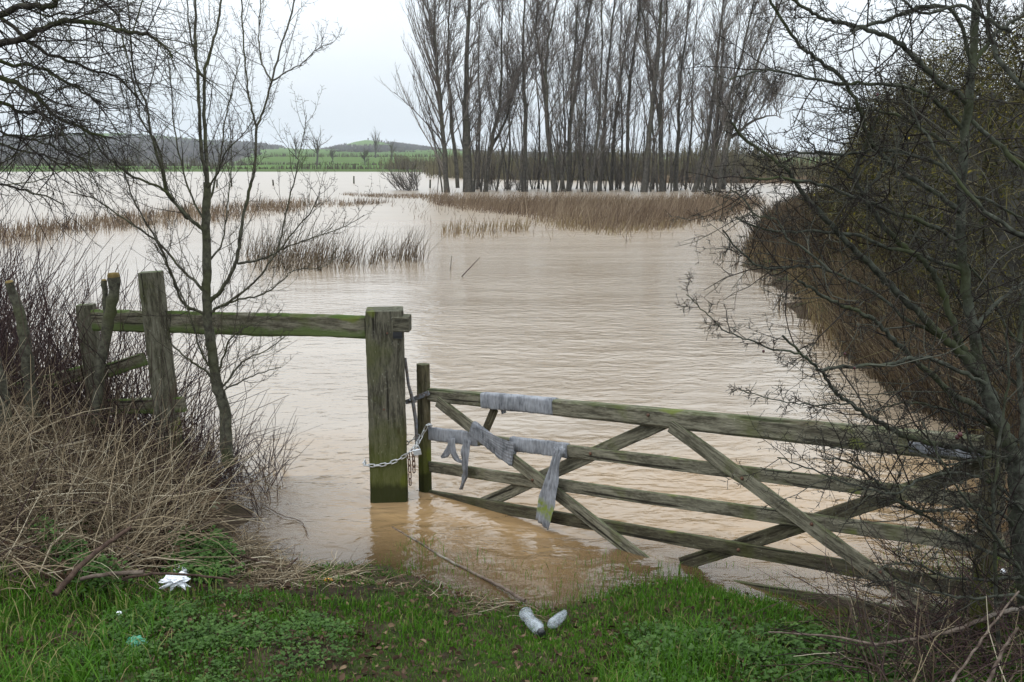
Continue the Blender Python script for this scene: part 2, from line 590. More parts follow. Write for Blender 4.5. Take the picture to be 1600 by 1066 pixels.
def vnoise(X, Y, s):
    """cheap smooth noise from a few sines"""
    return (np.sin(X * s * 1.3 + 1.7 * np.sin(Y * s * .9 + .4)) + np.sin(Y * s * 1.7 + 1.3 * np.sin(X * s * 1.1 + 2.)) +
            .5 * np.sin((X + Y) * s * 2.9 + 1.) * np.sin((X - Y) * s * 2.3)) / 2.5


def height(X, Y):
    X, Y = np.asarray(X, float), np.asarray(Y, float)
    d = poly_sd(NEAR, X, Y)
    d = d + .10 * vnoise(X, Y, 3.1) * np.exp(-(d / 1.5) ** 2)
    d = d + (.40 * vnoise(X, Y, .9) + .22 * vnoise(X, Y, 2.3)) * np.exp(-(d / 1.6) ** 2) * sstep(9.5, 12, Y) * sstep(2.5, 3.5, X)
    k = 1 + .9 * sstep(-2.0, -3.4, X) * sstep(4, 6, Y) + .5 * sstep(5, 7, X) * sstep(7, 12, Y)
    zn = np.where(d > 0, k * .95 * (1 - np.exp(-np.maximum(d, 0) / 5.2)), np.where((d > -.9) & (Y < 8) & (X < 4), d * .085, np.maximum(-.0765 * ((Y < 8) & (X < 4)) + (d + .9 * ((Y < 8) & (X < 4))) * .3, -.9)))
    zn = zn + np.where(d > -.3, .022 * vnoise(X, Y, 5.0) + .01 * vnoise(X, Y, 13.0), 0) * sstep(-.3, .5, d)
    f = poly_sd(FAR, X, Y)
    r = np.hypot(X, Y)
    zf = np.where(f > 0, np.minimum(f * .06, .55) + .0165 * np.maximum(0, r - 340) * sstep(340, 560, r) * sstep(350, 440, 800 + 1600 * X / np.maximum(Y, 1)) * (1 - .75 * sstep(700, 800, 800 + 1600 * X / np.maximum(Y, 1))), np.maximum(f * .05, -.9))
    return np.maximum(zn, zf)


def polar_sheet(radii, angles, zfun, origin=(0, -1.0)):
    Rr, A = np.meshgrid(radii, angles, indexing='ij')
    X = origin[0] + Rr * np.sin(A)
    Y = origin[1] + Rr * np.cos(A)
    Z = zfun(X, Y)
    n, mm = Rr.shape
    V = np.stack([X, Y, Z], -1).reshape(-1, 3)
    i = np.arange(n - 1)[:, None] * mm + np.arange(mm - 1)[None, :]
    Q = np.stack([i, i + 1, i + mm + 1, i + mm], -1).reshape(-1, 4)
    return V, Q


def rspace():
    r = [1.0]
    while r[-1] < 1400:
        r.append(r[-1] + max(.045, r[-1] * (.010 if r[-1] < 14 else .028)))
    return np.array(r)


ANG = np.radians(np.concatenate([np.linspace(-85, -40, 40), np.linspace(-39.7, 39.7, 420), np.linspace(40, 85, 40)]))
V, Q = polar_sheet(rspace(), ANG, height)
ground_me = quads_mesh('ground', V, Q)

m, nt, b = new_mat('ground_soil')
n1 = noise_node(nt, 5, 6, rough=.7)
soil = ramp_node(nt, [(.38, (.016, .012, .008)), (.52, (.042, .030, .019)), (.66, (.085, .062, .04))])
nt.links.new(n1.outputs['Fac'], soil.inputs['Fac'])
n2 = noise_node(nt, 2.2, 5)
n2b = noise_node(nt, 40, 3)
gcol = mix_col(nt, n2b.outputs['Fac'], (.022, .045, .008), (.05, .075, .018))
col = mix_col(nt, maprange(nt, n2.outputs['Fac'], .48, .65, 0, .7), soil.outputs[0], gcol)
geo = nt.nodes.new('ShaderNodeNewGeometry')
sp = nt.nodes.new('ShaderNodeSeparateXYZ')
nt.links.new(geo.outputs['Position'], sp.inputs[0])
fields = nt.nodes.new('ShaderNodeTexVoronoi')
fields.inputs['Scale'].default_value = .006
tcf = nt.nodes.new('ShaderNodeTexCoord')
mpf = nt.nodes.new('ShaderNodeMapping')
mpf.inputs['Scale'].default_value = (.5, 1.6, 0)
nt.links.new(tcf.outputs['Object'], mpf.inputs[0])
nt.links.new(mpf.outputs[0], fields.inputs['Vector'])
frmp = ramp_node(nt, [(0, (.05, .095, .016)), (.5, (.075, .14, .02)), (1, (.06, .08, .026))])
sepc = nt.nodes.new('ShaderNodeSeparateColor')
nt.links.new(fields.outputs['Color'], sepc.inputs[0])
nt.links.new(sepc.outputs[0], frmp.inputs['Fac'])
fn = noise_node(nt, .15, 5)
fcol = mix_col(nt, math_node(nt, 'MULTIPLY', fn.outputs['Fac'], .5), frmp.outputs[0], (.055, .085, .025))
col = mix_col(nt, maprange(nt, sp.outputs['Y'], 200, 230), col, fcol)
# strand line: wet mud at the water's edge
wet = maprange(nt, sp.outputs['Z'], .10, .02)
near = maprange(nt, sp.outputs['Y'], 60, 40)
col = mix_col(nt, math_node(nt, 'MULTIPLY', math_node(nt, 'MULTIPLY', wet, near), .75), col, (.05, .036, .024))
nt.links.new(col, b.inputs['Base Color'])
b.inputs['Roughness'].default_value = 1
b.inputs['Specular IOR Level'].default_value = .08
n3 = noise_node(nt, 26, 5, rough=.7)
bump(nt, b, math_node(nt, 'ADD', n1.outputs['Fac'], math_node(nt, 'MULTIPLY', n3.outputs['Fac'], .5)), 1.0, .05)
ground = link_mesh('ground', ground_me, m, None, True)
tag(ground, kind='structure')

# ------------------------------------------------------------------ water
def wspace():
    r = [2.5]
    while r[-1] < 330:
        r.append(r[-1] + max(.04, r[-1] * (.012 if r[-1] < 14 else .035)))
    return np.array(r)


V, Q = polar_sheet(wspace(), ANG, lambda X, Y: X * 0.0)
depth = -height(V[:, 0], V[:, 1])
water_me = quads_mesh('water', V, Q)
a = water_me.attributes.new('depth', 'FLOAT', 'POINT')
a.data.foreach_set('value', depth.astype(np.float32))
m, nt, b = new_mat('muddy_water')
big = noise_node(nt, .35, 4, mapscale=(.6, 1.4, 1))
mud = ramp_node(nt, [(.3, (.242, .183, .125)), (.7, (.288, .226, .163))])
nt.links.new(big.outputs['Fac'], mud.inputs['Fac'])
gw = nt.nodes.new('ShaderNodeNewGeometry')
sw = nt.nodes.new('ShaderNodeSeparateXYZ')
nt.links.new(gw.outputs['Position'], sw.inputs[0])
silt = noise_node(nt, .8, 4)
yv = math_node(nt, 'ADD', sw.outputs['Y'], math_node(nt, 'MULTIPLY', silt.outputs['Fac'], 4.0))
stirred = mix_col(nt, maprange(nt, yv, 11.5, 8.8, 0, .85), mud.outputs[0], (.29, .178, .078))   # silt stirred up in the shallows
scum = noise_node(nt, .16, 6, mapscale=(.35, 1.3, 1), rough=.65)
stirred = mix_col(nt, maprange(nt, scum.outputs['Fac'], .53, .66, 0, .35), stirred, (.20, .135, .08))
nt.links.new(stirred, b.inputs['Base Color'])
b.inputs['Roughness'].default_value = .09
b.inputs['IOR'].default_value = 1.4
b.inputs['Specular IOR Level'].default_value = .5
rip = noise_node(nt, 2.8, 3, mapscale=(1.25, 2.0, 1), rough=.5)
rip.inputs['Distortion'].default_value = .6
rip2 = noise_node(nt, 13, 3, mapscale=(.9, 1.5, 1))
swell = noise_node(nt, .9, 3, mapscale=(.8, 1.4, 1))
tcw = nt.nodes.new('ShaderNodeTexCoord')
mpw = nt.nodes.new('ShaderNodeMapping')
pc = gp(600, 760)
mpw.inputs['Location'].default_value = (-pc.x, -pc.y, 0)
nt.links.new(tcw.outputs['Object'], mpw.inputs[0])
wv = nt.nodes.new('ShaderNodeTexWave')
wv.wave_type = 'RINGS'
wv.rings_direction = 'SPHERICAL'
wv.inputs['Scale'].default_value = 2.6
wv.inputs['Distortion'].default_value = 3.5
wv.inputs['Detail'].default_value = 2
wv.inputs['Detail Scale'].default_value = 1.2
nt.links.new(mpw.outputs[0], wv.inputs['Vector'])
vl = nt.nodes.new('ShaderNodeVectorMath')
vl.operation = 'LENGTH'
nt.links.new(mpw.outputs[0], vl.inputs[0])
ringmask = maprange(nt, vl.outputs['Value'], 1.8, .4)
h = math_node(nt, 'ADD', math_node(nt, 'MULTIPLY', rip.outputs['Fac'], 1.0), math_node(nt, 'MULTIPLY', rip2.outputs['Fac'], .12))
h = math_node(nt, 'ADD', h, math_node(nt, 'MULTIPLY', swell.outputs['Fac'], 1.5))
h = math_node(nt, 'ADD', h, math_node(nt, 'MULTIPLY', math_node(nt, 'MULTIPLY', wv.outputs['Fac'], ringmask), .12))
wsp = nt.nodes.new('ShaderNodeSeparateXYZ')
nt.links.new(tcw.outputs['Object'], wsp.inputs[0])
calm = maprange(nt, wsp.outputs['Y'], 9, 70, 1.0, .85)     # open water: ripples too small to read, calmer sheet
calm = math_node(nt, 'MULTIPLY', calm, maprange(nt, wsp.outputs['Y'], 60, 120, 1.0, .2))
lee = math_node(nt, 'MAXIMUM', maprange(nt, wsp.outputs['X'], -7, 1, .3, 1.0), maprange(nt, wsp.outputs['Y'], 22, 10, .3, 1.0))   # sheltered water on the left
calm = math_node(nt, 'MULTIPLY', calm, lee)
gust = noise_node(nt, .22, 3, mapscale=(.5, 1, 1))
h = math_node(nt, 'MULTIPLY', h, math_node(nt, 'MULTIPLY', calm, maprange(nt, gust.outputs['Fac'], .35, .65, .45, 1.25)))
rgh = maprange(nt, wsp.outputs['Y'], 9, 45, .08, .28)      # ripples too fine to see one by one
nt.links.new(rgh, b.inputs['Roughness'])
bp = bump(nt, b, h, 1.0, .028)
at_d = nt.nodes.new('ShaderNodeAttribute')
at_d.attribute_name = 'depth'
opq = nt.nodes.new('ShaderNodeMapRange')
opq.inputs[1].default_value, opq.inputs[2].default_value = -.005, .10
opq.inputs[3].default_value, opq.inputs[4].default_value = .12, 1
nt.links.new(at_d.outputs['Fac'], opq.inputs[0])
tr = nt.nodes.new('ShaderNodeBsdfTransparent')
tr.inputs['Color'].default_value = (.75, .70, .60, 1)
gl = nt.nodes.new('ShaderNodeBsdfGlossy')
gl.inputs['Roughness'].default_value = .05
nt.links.new(bp.outputs[0], gl.inputs['Normal'])
fr = nt.nodes.new('ShaderNodeFresnel')
fr.inputs['IOR'].default_value = 1.333
nt.links.new(bp.outputs[0], fr.inputs['Normal'])
clear = nt.nodes.new('ShaderNodeMixShader')
nt.links.new(fr.outputs[0], clear.inputs[0])
nt.links.new(tr.outputs[0], clear.inputs[1])
nt.links.new(gl.outputs[0], clear.inputs[2])
fin = nt.nodes.new('ShaderNodeMixShader')
nt.links.new(math_node(nt, 'MAXIMUM', opq.outputs[0], maprange(nt, wsp.outputs['Y'], 8.5, 9.5)), fin.inputs[0])
nt.links.new(clear.outputs[0], fin.inputs[1])
nt.links.new(b.outputs[0], fin.inputs[2])
nt.links.new(fin.outputs[0], nt.nodes['Material Output'].inputs[0])
water = link_mesh('water', water_me, m, None, True)
tag(water, kind='structure')

# ------------------------------------------------------------------ hills
RIDGE = np.array([(-1400, 232), (-600, 226), (-200, 222), (0, 219), (100, 215), (200, 213), (260, 216), (330, 221), (400, 227), (460, 234), (500, 238), (530, 232), (560, 224),
                  (578, 221), (600, 224), (630, 228), (700, 237), (800, 241), (1000, 243), (1400, 240), (3200, 238)], float)


def ridge_z(px, r):
    y = np.interp(px, RIDGE[:, 0], RIDGE[:, 1])
    return CAM_H + r * (252 - y) / 1600


def hill_h(X, Y):
    r = np.hypot(X, Y)
    px = 800 + 1600 * X / np.maximum(Y, 1)
    top = ridge_z(px, 2100.0)
    z0 = .55 + .0165 * 560 * sstep(350, 440, px) * (1 - .75 * sstep(700, 800, px)) - 1 - 3 * sstep(350, 440, px)
    t = sstep(820, 2100, r)
    t = .35 * np.clip((r - 820) / 1280, 0, 1) + .65 * t
    z = z0 + (top - z0) * t + 1.2 * vnoise(X, Y, .012)
    return np.where(r > 2120, z - (r - 2120) * .06, z)


ha = np.radians(np.linspace(-50, 50, 420))
V, Q = polar_sheet(np.concatenate([np.linspace(830, 2120, 46), [2300, 2700]]), ha, hill_h, (0, 0))
hill_me = quads_mesh('hills', V, Q)
pxv = 800 + 1600 * V[:, 0] / V[:, 1]
rv = np.hypot(V[:, 0], V[:, 1])
pyv = 252 - (V[:, 2] - CAM_H) / rv * 1600


def hill_cover(px, py):
    """1 = wood, 0 = pasture; by bearing and altitude on the slope"""
    wood = np.ones_like(px)
    field = ((px > 395) & (px < 520) & (py > 228 + (px < 430) * 6)) | ((py > 246) & (px > 380))
    knoll = (px > 528) & (px < 615) & (py < 229)
    crest = (px < 380) & (py < np.interp(px, RIDGE[:, 0], RIDGE[:, 1]) + 3.5)
    return np.where(field | knoll | crest, 0.0, wood)


cov = hill_cover(pxv + 22 * vnoise(V[:, 0], V[:, 1], .02), pyv + 2 * vnoise(V[:, 0], V[:, 1], .013))
a = hill_me.attributes.new('rnd', 'FLOAT', 'POINT')
a.data.foreach_set('value', cov.astype(np.float32))
m, nt, b = new_mat('hill_cover')
at_n = nt.nodes.new('ShaderNodeAttribute')
at_n.attribute_name = 'rnd'
hn = noise_node(nt, .03, 5)
past = mix_col(nt, hn.outputs['Fac'], (.075, .13, .03), (.10, .15, .045))
wd_ = mix_col(nt, hn.outputs['Fac'], (.05, .045, .04), (.09, .08, .065))
nt.links.new(mix_col(nt, at_n.outputs['Fac'], past, wd_), b.inputs['Base Color'])
b.inputs['Roughness'].default_value = 1
b.inputs['Specular IOR Level'].default_value = 0
hills = link_mesh('hills', hill_me, m, None, True)
tag(hills, kind='structure')

# the wood that covers the slope: leafless crowns, thousands of them
N = 26000
az = rng.uniform(-900, 1100, N)
rr = 900 + 1230 * rng.random(N) ** .8
X = (az - 800) / 1600 * rr / np.sqrt(1 + ((az - 800) / 1600) ** 2)
Y = np.sqrt(rr ** 2 - X ** 2)
Z = hill_h(X, Y)
py = 252 - (Z - CAM_H) / rr * 1600
keep = hill_cover(az + rng.normal(0, 14, N), py + rng.normal(0, 1.2, N)) > .5
keep &= ~((az > 528) & (az < 615) & (py < 231) & (rng.random(N) < .8))
X, Y, Z, rr = X[keep], Y[keep], Z[keep], rr[keep]
N = len(X)
K = 5
hh = rng.uniform(3, 5.5, N)
P0 = np.stack([X, Y, Z - .5], -1)[:, None, :].repeat(K, 1).reshape(-1, 3)
spread = rng.uniform(-1, 1, (N * K, 2)) * np.repeat(hh, K)[:, None] * .42
tip = P0 + np.stack([spread[:, 0], spread[:, 1], np.repeat(hh, K) * rng.uniform(.65, 1.05, N * K)], -1)
mid = P0 * .5 + tip * .5 + np.stack([spread[:, 0] * .25, spread[:, 1] * .25, 0 * spread[:, 0]], -1)
P = np.stack([P0, mid, tip], 1)
wd = np.stack([np.full(N * K, .35), np.full(N * K, .9), np.full(N * K, .25)], 1)
Wd = np.tile(np.array([[1., 0, 0]]), (N * K, 1))
V, Q = ribbons(P, Wd, wd)
o = link_mesh('woodland', quads_mesh('woodland', V, Q, np.repeat(np.repeat(rng.random(N), K), 6)), M['hill_twig'])
tag(o, 'leafless grey brown woodland covering the far hillside', 'woodland', kind='stuff')

# ------------------------------------------------------------------ growth of trees and twigs
def grow(T, start, d, length, r, k=4, wander=.25, up=.1, c=None, tip=.25):
    pts = [Vector(start)]
    d = Vector(d).normalized()
    for i in range(k):
        d = (d + rvec() * wander + Vector((0, 0, up))).normalized()
        pts.append(pts[-1] + d * (length / k))
    rad = [r * (1 - (1 - tip) * i / k) for i in range(k + 1)]
    T.add(pts, rad, c)
    return pts, rad


def side_dir(tan, ang, az):
    tan = tan.normalized()
    ref = Vector((0, 0, 1)) if abs(tan.z) < .9 else Vector((1, 0, 0))
    u = tan.cross(ref).normalized()
    v = tan.cross(u)
    return tan * math.cos(ang) + (u * math.cos(az) + v * math.sin(az)) * math.sin(ang)


def spur(T, p, tan, r, ln=(.012, .035)):
    d = side_dir(tan, random.uniform(.8, 1.5), random.uniform(0, 6.28))
    L = random.uniform(*ln)
    T.add([p, p + d * L], [r, r * .45])
    if random.random() < .4:     # bud
        q = p + d * L
        T.add([q, q + (d + rvec() * .5) * .006, q + d * .012], [r * .5, r * 1.1, r * .2])


def twigs(T, pts, rad, n, lmin, lmax, depth=1, up=.12, wander=.3, f0=.08, ang=(.6, 1.2), spurs=0, rmin=.0016, sub=(3, 6), rk=.012):
    m = len(pts) - 1
    az = random.uniform(0, 6.28)
    for i in range(n):
        f = (f0 + (1 - f0) * (i + random.random()) / n) * m
        j = min(int(f), m - 1)
        p = pts[j].lerp(pts[j + 1], f - j)
        tan = pts[j + 1] - pts[j]
        az += 2.4 + random.uniform(-.6, .6)
        L = random.uniform(lmin, lmax) * (1.15 - .5 * f / m)
        d = side_dir(tan, random.uniform(*ang), az)
        r = min(max(rmin, L * rk), rad[j] * .75)
        q, qr = grow(T, p, d, L, r, 4, wander, up, tip=.45)
        if depth > 0:
            twigs(T, q, qr, random.randint(*sub), L * .25, L * .55, depth - 1, up, wander, .2, ang, spurs, rmin, sub, rk)
        for s in range(spurs):
            k = random.randint(0, 3)
            t = random.random()
            spur(T, q[k].lerp(q[k + 1], t), q[k + 1] - q[k], max(qr[k] * .6, rmin * .7))


def limb(T, px_pts, y0, y1, r0, r1, n=5, kink=.012, thin=.76):
    """a limb drawn through measured points; the depth runs from y0 to y1"""
    k = len(px_pts) - 1
    base = [at(x, y, y0 + (y1 - y0) * i / k) for i, (x, y) in enumerate(px_pts)]
    pts = spline(base, n)
    for i in range(1, len(pts) - 1):
        pts[i] = pts[i] + rvec() * min(kink, (pts[i + 1] - pts[i]).length * .25)
    m = len(pts) - 1
    rad = [(r0 + (r1 - r0) * (i / m) ** .8) * thin for i in range(m + 1)]
    for i in range(m + 1):
        rad[i] *= random.uniform(.93, 1.08)
    T.add(pts, rad)
    return pts, rad


# ---- poplar clump -------------------------------------------------
POP = 'bare poplars standing in the flood'
poplars = [
    # stems: list of pixel poly-lines (base first), distance, radius, label
    ([[(699, 294), (690, 170), (679, 60), (680, -40)], [(715, 294), (704, 170), (700, 83), (703, -30)]], 84, .46, 'bare poplar at the clump left end, fanning fine branches out over open sky', 1.5),
    ([[(732, 294), (729, 200), (728, 124), (735, -20)]], 85, .56, 'thickest straight black poplar trunk, just right of the left end tree', 1.0),
    ([[(757, 294), (768, 225), (780, 165), (784, 80), (787, -20)], [(768, 230), (790, 190), (800, 150), (806, 110)]], 86, .42, 'poplar with a leaning trunk and a low right fork, third from left', 1.0),
    ([[(819, 294), (820, 165), (817, 80), (822, -20)]], 86, .40, 'slim upright poplar standing alone right of the leaning forked one', .95),
    ([[(868, 293), (856, 206), (853, 120), (857, 62), (875, -20)], [(861, 240), (849, 120), (838, 50), (842, -20)]], 85, .48, 'twin stemmed poplar, its stems parting at a third of its height', .95),
    ([[(888, 294), (891, 200), (895, 124), (906, -20)], [(892, 180), (905, 110), (916, 40), (926, -20)]], 87, .50, 'dark poplar whose two tops spread in a narrow V', .95),
    ([[(921, 296), (930, 240), (938, 144), (942, -20)]], 85, .40, 'poplar leaning slightly right beside a near vertical one, left of mid clump', .9),
    ([[(937, 296), (942, 220), (950, 103), (961, -20)]], 88, .44, 'tall poplar near the middle of the clump with a gently right bending stem', .9),
    ([[(955, 294), (960, 200), (974, 100), (990, -10)]], 92, .34, 'slanting thin poplar behind the middle of the clump', .9),
    ([[(980, 294), (981, 165), (990, 80), (998, 20), (1004, -20)]], 88, .36, 'slim poplar with a straight lower stem, right of mid clump', .9),
    ([[(1005, 295), (1018, 177), (1030, 60), (1036, -20)]], 85, .50, 'stout poplar with a flared black base right of mid clump', .9),
    ([[(1035, 294), (1032, 165), (1038, 80), (1043, -20)], [(1034, 200), (1020, 130), (1010, 60)]], 86, .46, 'upright poplar with one side stem on its left', .9),
    ([[(1056, 292), (1060, 200), (1064, 124), (1081, -20)]], 88, .42, 'poplar just left of the right leaning group', .9),
    ([[(1082, 293), (1106, 206), (1118, 110), (1132, -10)]], 85, .46, 'leftmost of the poplars that lean to the right', 1.0),
    ([[(1101, 292), (1118, 230), (1138, 160), (1165, 62), (1180, -10)], [(1112, 250), (1125, 150), (1130, 60)]], 86, .48, 'forked right leaning poplar in the right hand group', 1.1),
    ([[(1118, 290), (1138, 225), (1152, 180), (1190, 80), (1214, 20)], [(1142, 215), (1175, 190), (1205, 180), (1225, 185)]], 84, .42, 'rightmost poplar, leaning far out to the right with a sideways bough', 1.2),
]
for bx, tx, D_, lb in [(745, 752, 93, 'slender pole like poplar just behind the thickest black trunk'), (792, 797, 94, 'slender pole like poplar between the leaning forked and the slim upright one'),
                       (842, 838, 95, 'slender pole like poplar left of the twin stemmed tree'), (878, 884, 93, 'slender pole like poplar between the twin stemmed and the V topped tree'),
                       (908, 922, 96, 'slender right tilted poplar right of the V topped tree'), (968, 972, 95, 'slender grey poplar behind the gap right of mid clump'),
                       (1020, 1012, 94, 'slender left tilted poplar right of the stout flared tree'), (1070, 1092, 95, 'slender tilted poplar just left of the right leaning group'), (1128, 1160, 93, 'slender poplar slanting behind the rightmost leaning trunk')]:
    poplars.append(([[(bx, 294), (bx + (tx - bx) * .3 + 3, 200), (bx + (tx - bx) * .7 - 2, 100), (tx, -10)]], D_, .25, lb, .62))
for i, (stems, D, r, label, spreadk) in enumerate(poplars):
    b0 = gp(stems[0][0][0], stems[0][0][1])
    D = b0.y if False else D
    root = thing('poplar_tree', at(stems[0][0][0], 296, D), label, 'tree', POP)
    root.location.z = -.6
    TT, TC = Tubes(6), Tubes(3)
    for si, st in enumerate(stems):
        p = [at(x, y, D + (.8 if si else 0)) for x, y in st]
        if si == 0:
            p[0].z = -.6
        pts = spline(p, 4)
        d = (pts[-1] - pts[-3]).normalized()
        d.z = max(d.z, .9)
        topz = random.uniform(19, 22.5)
        while pts[-1].z < topz and p[-1].z > 10:
            pts.append(pts[-1] + d.normalized() * 1.2 + rvec() * .12)
        m_ = len(pts) - 1
        r0 = r * (.66 if i == 1 else .48) * random.uniform(.9, 1.1) if si == 0 else r * .36
        rad = [r0 * max(.12, (1 - i_ / m_) ** 1.05) for i_ in range(m_ + 1)]
        if si == 0:
            rad[0] *= 1.35
        for k in range(1, m_):
            pts[k] = pts[k] + rvec() * .07
        TT.add(pts, rad)
        if si == 0:
            pts_first, m_first = pts, m_
        nb = int(28 * spreadk) if si == 0 else 19
        for bi in range(nb):
            f = (.14 + .84 * (bi + random.random()) / nb) if si == 0 else (.1 + .88 * (bi + random.random()) / nb)
            fj = f * m_
            j = min(int(fj), m_ - 1)
            q = pts[j].lerp(pts[j + 1], fj - j)
            az = random.uniform(0, 6.28)
            an = random.uniform(.35, .75)
            dirv = Vector((math.cos(az) * math.sin(an) + .06 + .16 * f, math.sin(az) * math.sin(an), math.cos(an)))
            L = random.uniform(2.2, 5.0) * (1.15 - .6 * f) * (1.25 if si == 0 and spreadk > 1.3 and math.cos(az) < 0 else 1.0)
            bp_, br = grow(TC, q, dirv, L, max(.03, min(.085, rad[j] * .4)), 5, .15, .09, tip=.35)
            for ti in range(12):
                g = random.uniform(.15, 1) * 5
                gj = min(int(g), 4)
                s = bp_[gj].lerp(bp_[gj + 1], g - gj)
                dd = side_dir(bp_[gj + 1] - bp_[gj], random.uniform(.3, .75), random.uniform(0, 6.28)) + Vector((.12, 0, .15))
                tp, tr_ = grow(TC, s, dd, random.uniform(.9, 2.3), .019, 3, .12, .09, tip=.5)
                for ui in range(3):
                    gg = random.randint(0, 2)
                    s2 = tp[gg].lerp(tp[gg + 1], random.random())
                    d2 = side_dir(tp[gg + 1] - tp[gg], random.uniform(.3, .8), random.uniform(0, 6.28)) + Vector((.1, 0, .1))
                    grow(TC, s2, d2, random.uniform(.5, 1.2), .0125, 2, .12, .1, tip=.6)
    if i == 0:                                           # the fan of long branches over open sky
        for k in range(17):
            f = .06 + .5 * k / 17
            fj = f * m_first
            j = int(fj)
            q0 = pts_first[j].lerp(pts_first[j + 1], fj - j)
            an = random.uniform(.32, .62) * (1.25 - f)
            dirv = Vector((-math.sin(an), random.uniform(-.25, .25), math.cos(an)))
            L = random.uniform(5.5, 8.5) * (1.1 - .6 * f)
            bp_, br = grow(TC, q0, dirv, L, .075, 7, .07, .06, tip=.3)
            twigs(TC, bp_, br, 20, .9, 2.0, 1, .25, .15, .12, (.25, .6), 0, .013, (3, 5), .009)
    for k in range(random.randint(2, 5)):                # thin suckers from the same root
        s0 = Vector((root.location.x + random.uniform(-1.3, 1.3), D + random.uniform(-1, 1), -.5))
        L = random.uniform(5, 12)
        q, qr = grow(TT, s0, (random.uniform(-.2, .25), random.uniform(-.15, .15), 1), L, random.uniform(.04, .09), 6, .07, .05, tip=.3)
        twigs(TC, q, qr, 16, L * .10, L * .24, 1, .2, .15, .2, (.3, .7), 0, .012, (3, 5), .008)
    TT.build('trunk', M['bark_poplar'], root)
    TC.build('crown', M['twig_poplar'], root)

# undergrowth shrubs between the trunks
shr = [(640, 90, 3.2, 'bushy low shrub drooping over the water at the clump left end'), (760, 92, 3.2, 'twiggy shrub behind the leaning forked poplar'),
       (805, 90, 2.4, 'small shrub left of the slim upright poplar'), (845, 94, 4.8, 'tall pale shrub behind the twin stemmed poplar'),
       (885, 95, 6.8, 'tallest round grey shrub rising behind the clump middle'), (930, 96, 6.2, 'dense grey shrub right of the tallest round one'),
       (975, 93, 3.6, 'medium shrub right of mid clump'), (1020, 92, 2.6, 'low shrub behind the stout flared poplar'),
       (1070, 91, 3.0, 'dark low shrub left of the right leaning poplars'), (1110, 92, 3.2, 'dark shrub under the right leaning poplars'), (1150, 93, 2.8, 'last low shrub on the right of the clump')]
for px, D, hgt, label in shr:
    base = at(px, 296, D)
    base.z = -.5
    root = thing('shrub', base, label, 'shrub', 'shrubs growing between the poplars')
    TT, TC = Tubes(5), Tubes(3)
    ns = 9 if px > 650 else 13
    for k in range(ns):
        az = random.uniform(0, 6.28)
        an = random.uniform(.1, .5) if px > 650 else random.uniform(.3, 1.05)
        d = Vector((math.cos(az) * math.sin(an) - (.35 if px < 650 else 0), math.sin(az) * math.sin(an), math.cos(an)))
        st = base + Vector((random.uniform(-1.0, 1.0), random.uniform(-1, 1), 0))
        L = hgt * random.uniform(.75, 1.15)
        q, qr = grow(TT, st, d, L, .05, 6, .16, .05, tip=.3)
        twigs(TC, q, qr, 18, L * .18, L * .42, 1, .15, .18, .15, (.3, .9), 0, .018, (4, 6))
    TT.build('branches', M['bark_poplar'], root)
    TC.build('crown', M['twig_poplar'], root)

# ---- far single trees and field hedges ----------------------------------
far_trees = [(500, 420, 17, 'bare roundish tree in the far fields, tallest on the skyline left of the clump'),
             (468, 520, 14, 'small bare tree left of the tallest far field tree'),
             (590, 560, 17, 'broad hazy bare tree in the far fields left of the knoll wood'),
             (574, 400, 8, 'small dark ivy covered tree standing by the far hedge'),
             (524, 470, 7, 'little dark tree between the two larger far field trees'),
             (615, 520, 12, 'faint bare tree nearest to the poplar clump on the far shore'),
             (225, 330, 10, 'dark bare tree on the far shore below the wooded hill'),
             (255, 340, 9, 'bare tree on the far shore beside the dark one under the wooded hill')]
for px, D, hgt, label in far_trees:
    X0 = (px - 800) / 1600 * D
    z0 = float(height(np.array([X0]), np.array([float(D)]))[0])
    base = Vector((X0, D, z0 - .2))
    root = thing('field_tree', base, label, 'tree', 'bare trees across the far fields')
    TT, TC = Tubes(5), Tubes(3)
    tp, tr_ = grow(TT, base, (0, 0, 1), hgt * .55, hgt * .028, 5, .06, .1, tip=.5)
    small = hgt < 9
    for k in range(16):
        f = random.uniform(.25, 1) * 5
        j = min(int(f), 4)
        s = tp[j].lerp(tp[j + 1], f - j)
        d = side_dir(Vector((0, 0, 1)), random.uniform(.3, 1.0), random.uniform(0, 6.28))
        q, qr = grow(TC, s, d, hgt * random.uniform(.28, .5), hgt * .011, 5, .15, .08, tip=.3)
        twigs(TC, q, qr, 10 if not small else 14, hgt * .07, hgt * .18, 1, .1, .2, .2, (.4, 1.0), 0, .022 if not small else .05, (3, 5))
    TT.build('trunk', M['bark_poplar'], root)
    TC.build('crown', M['far_twig'], root)


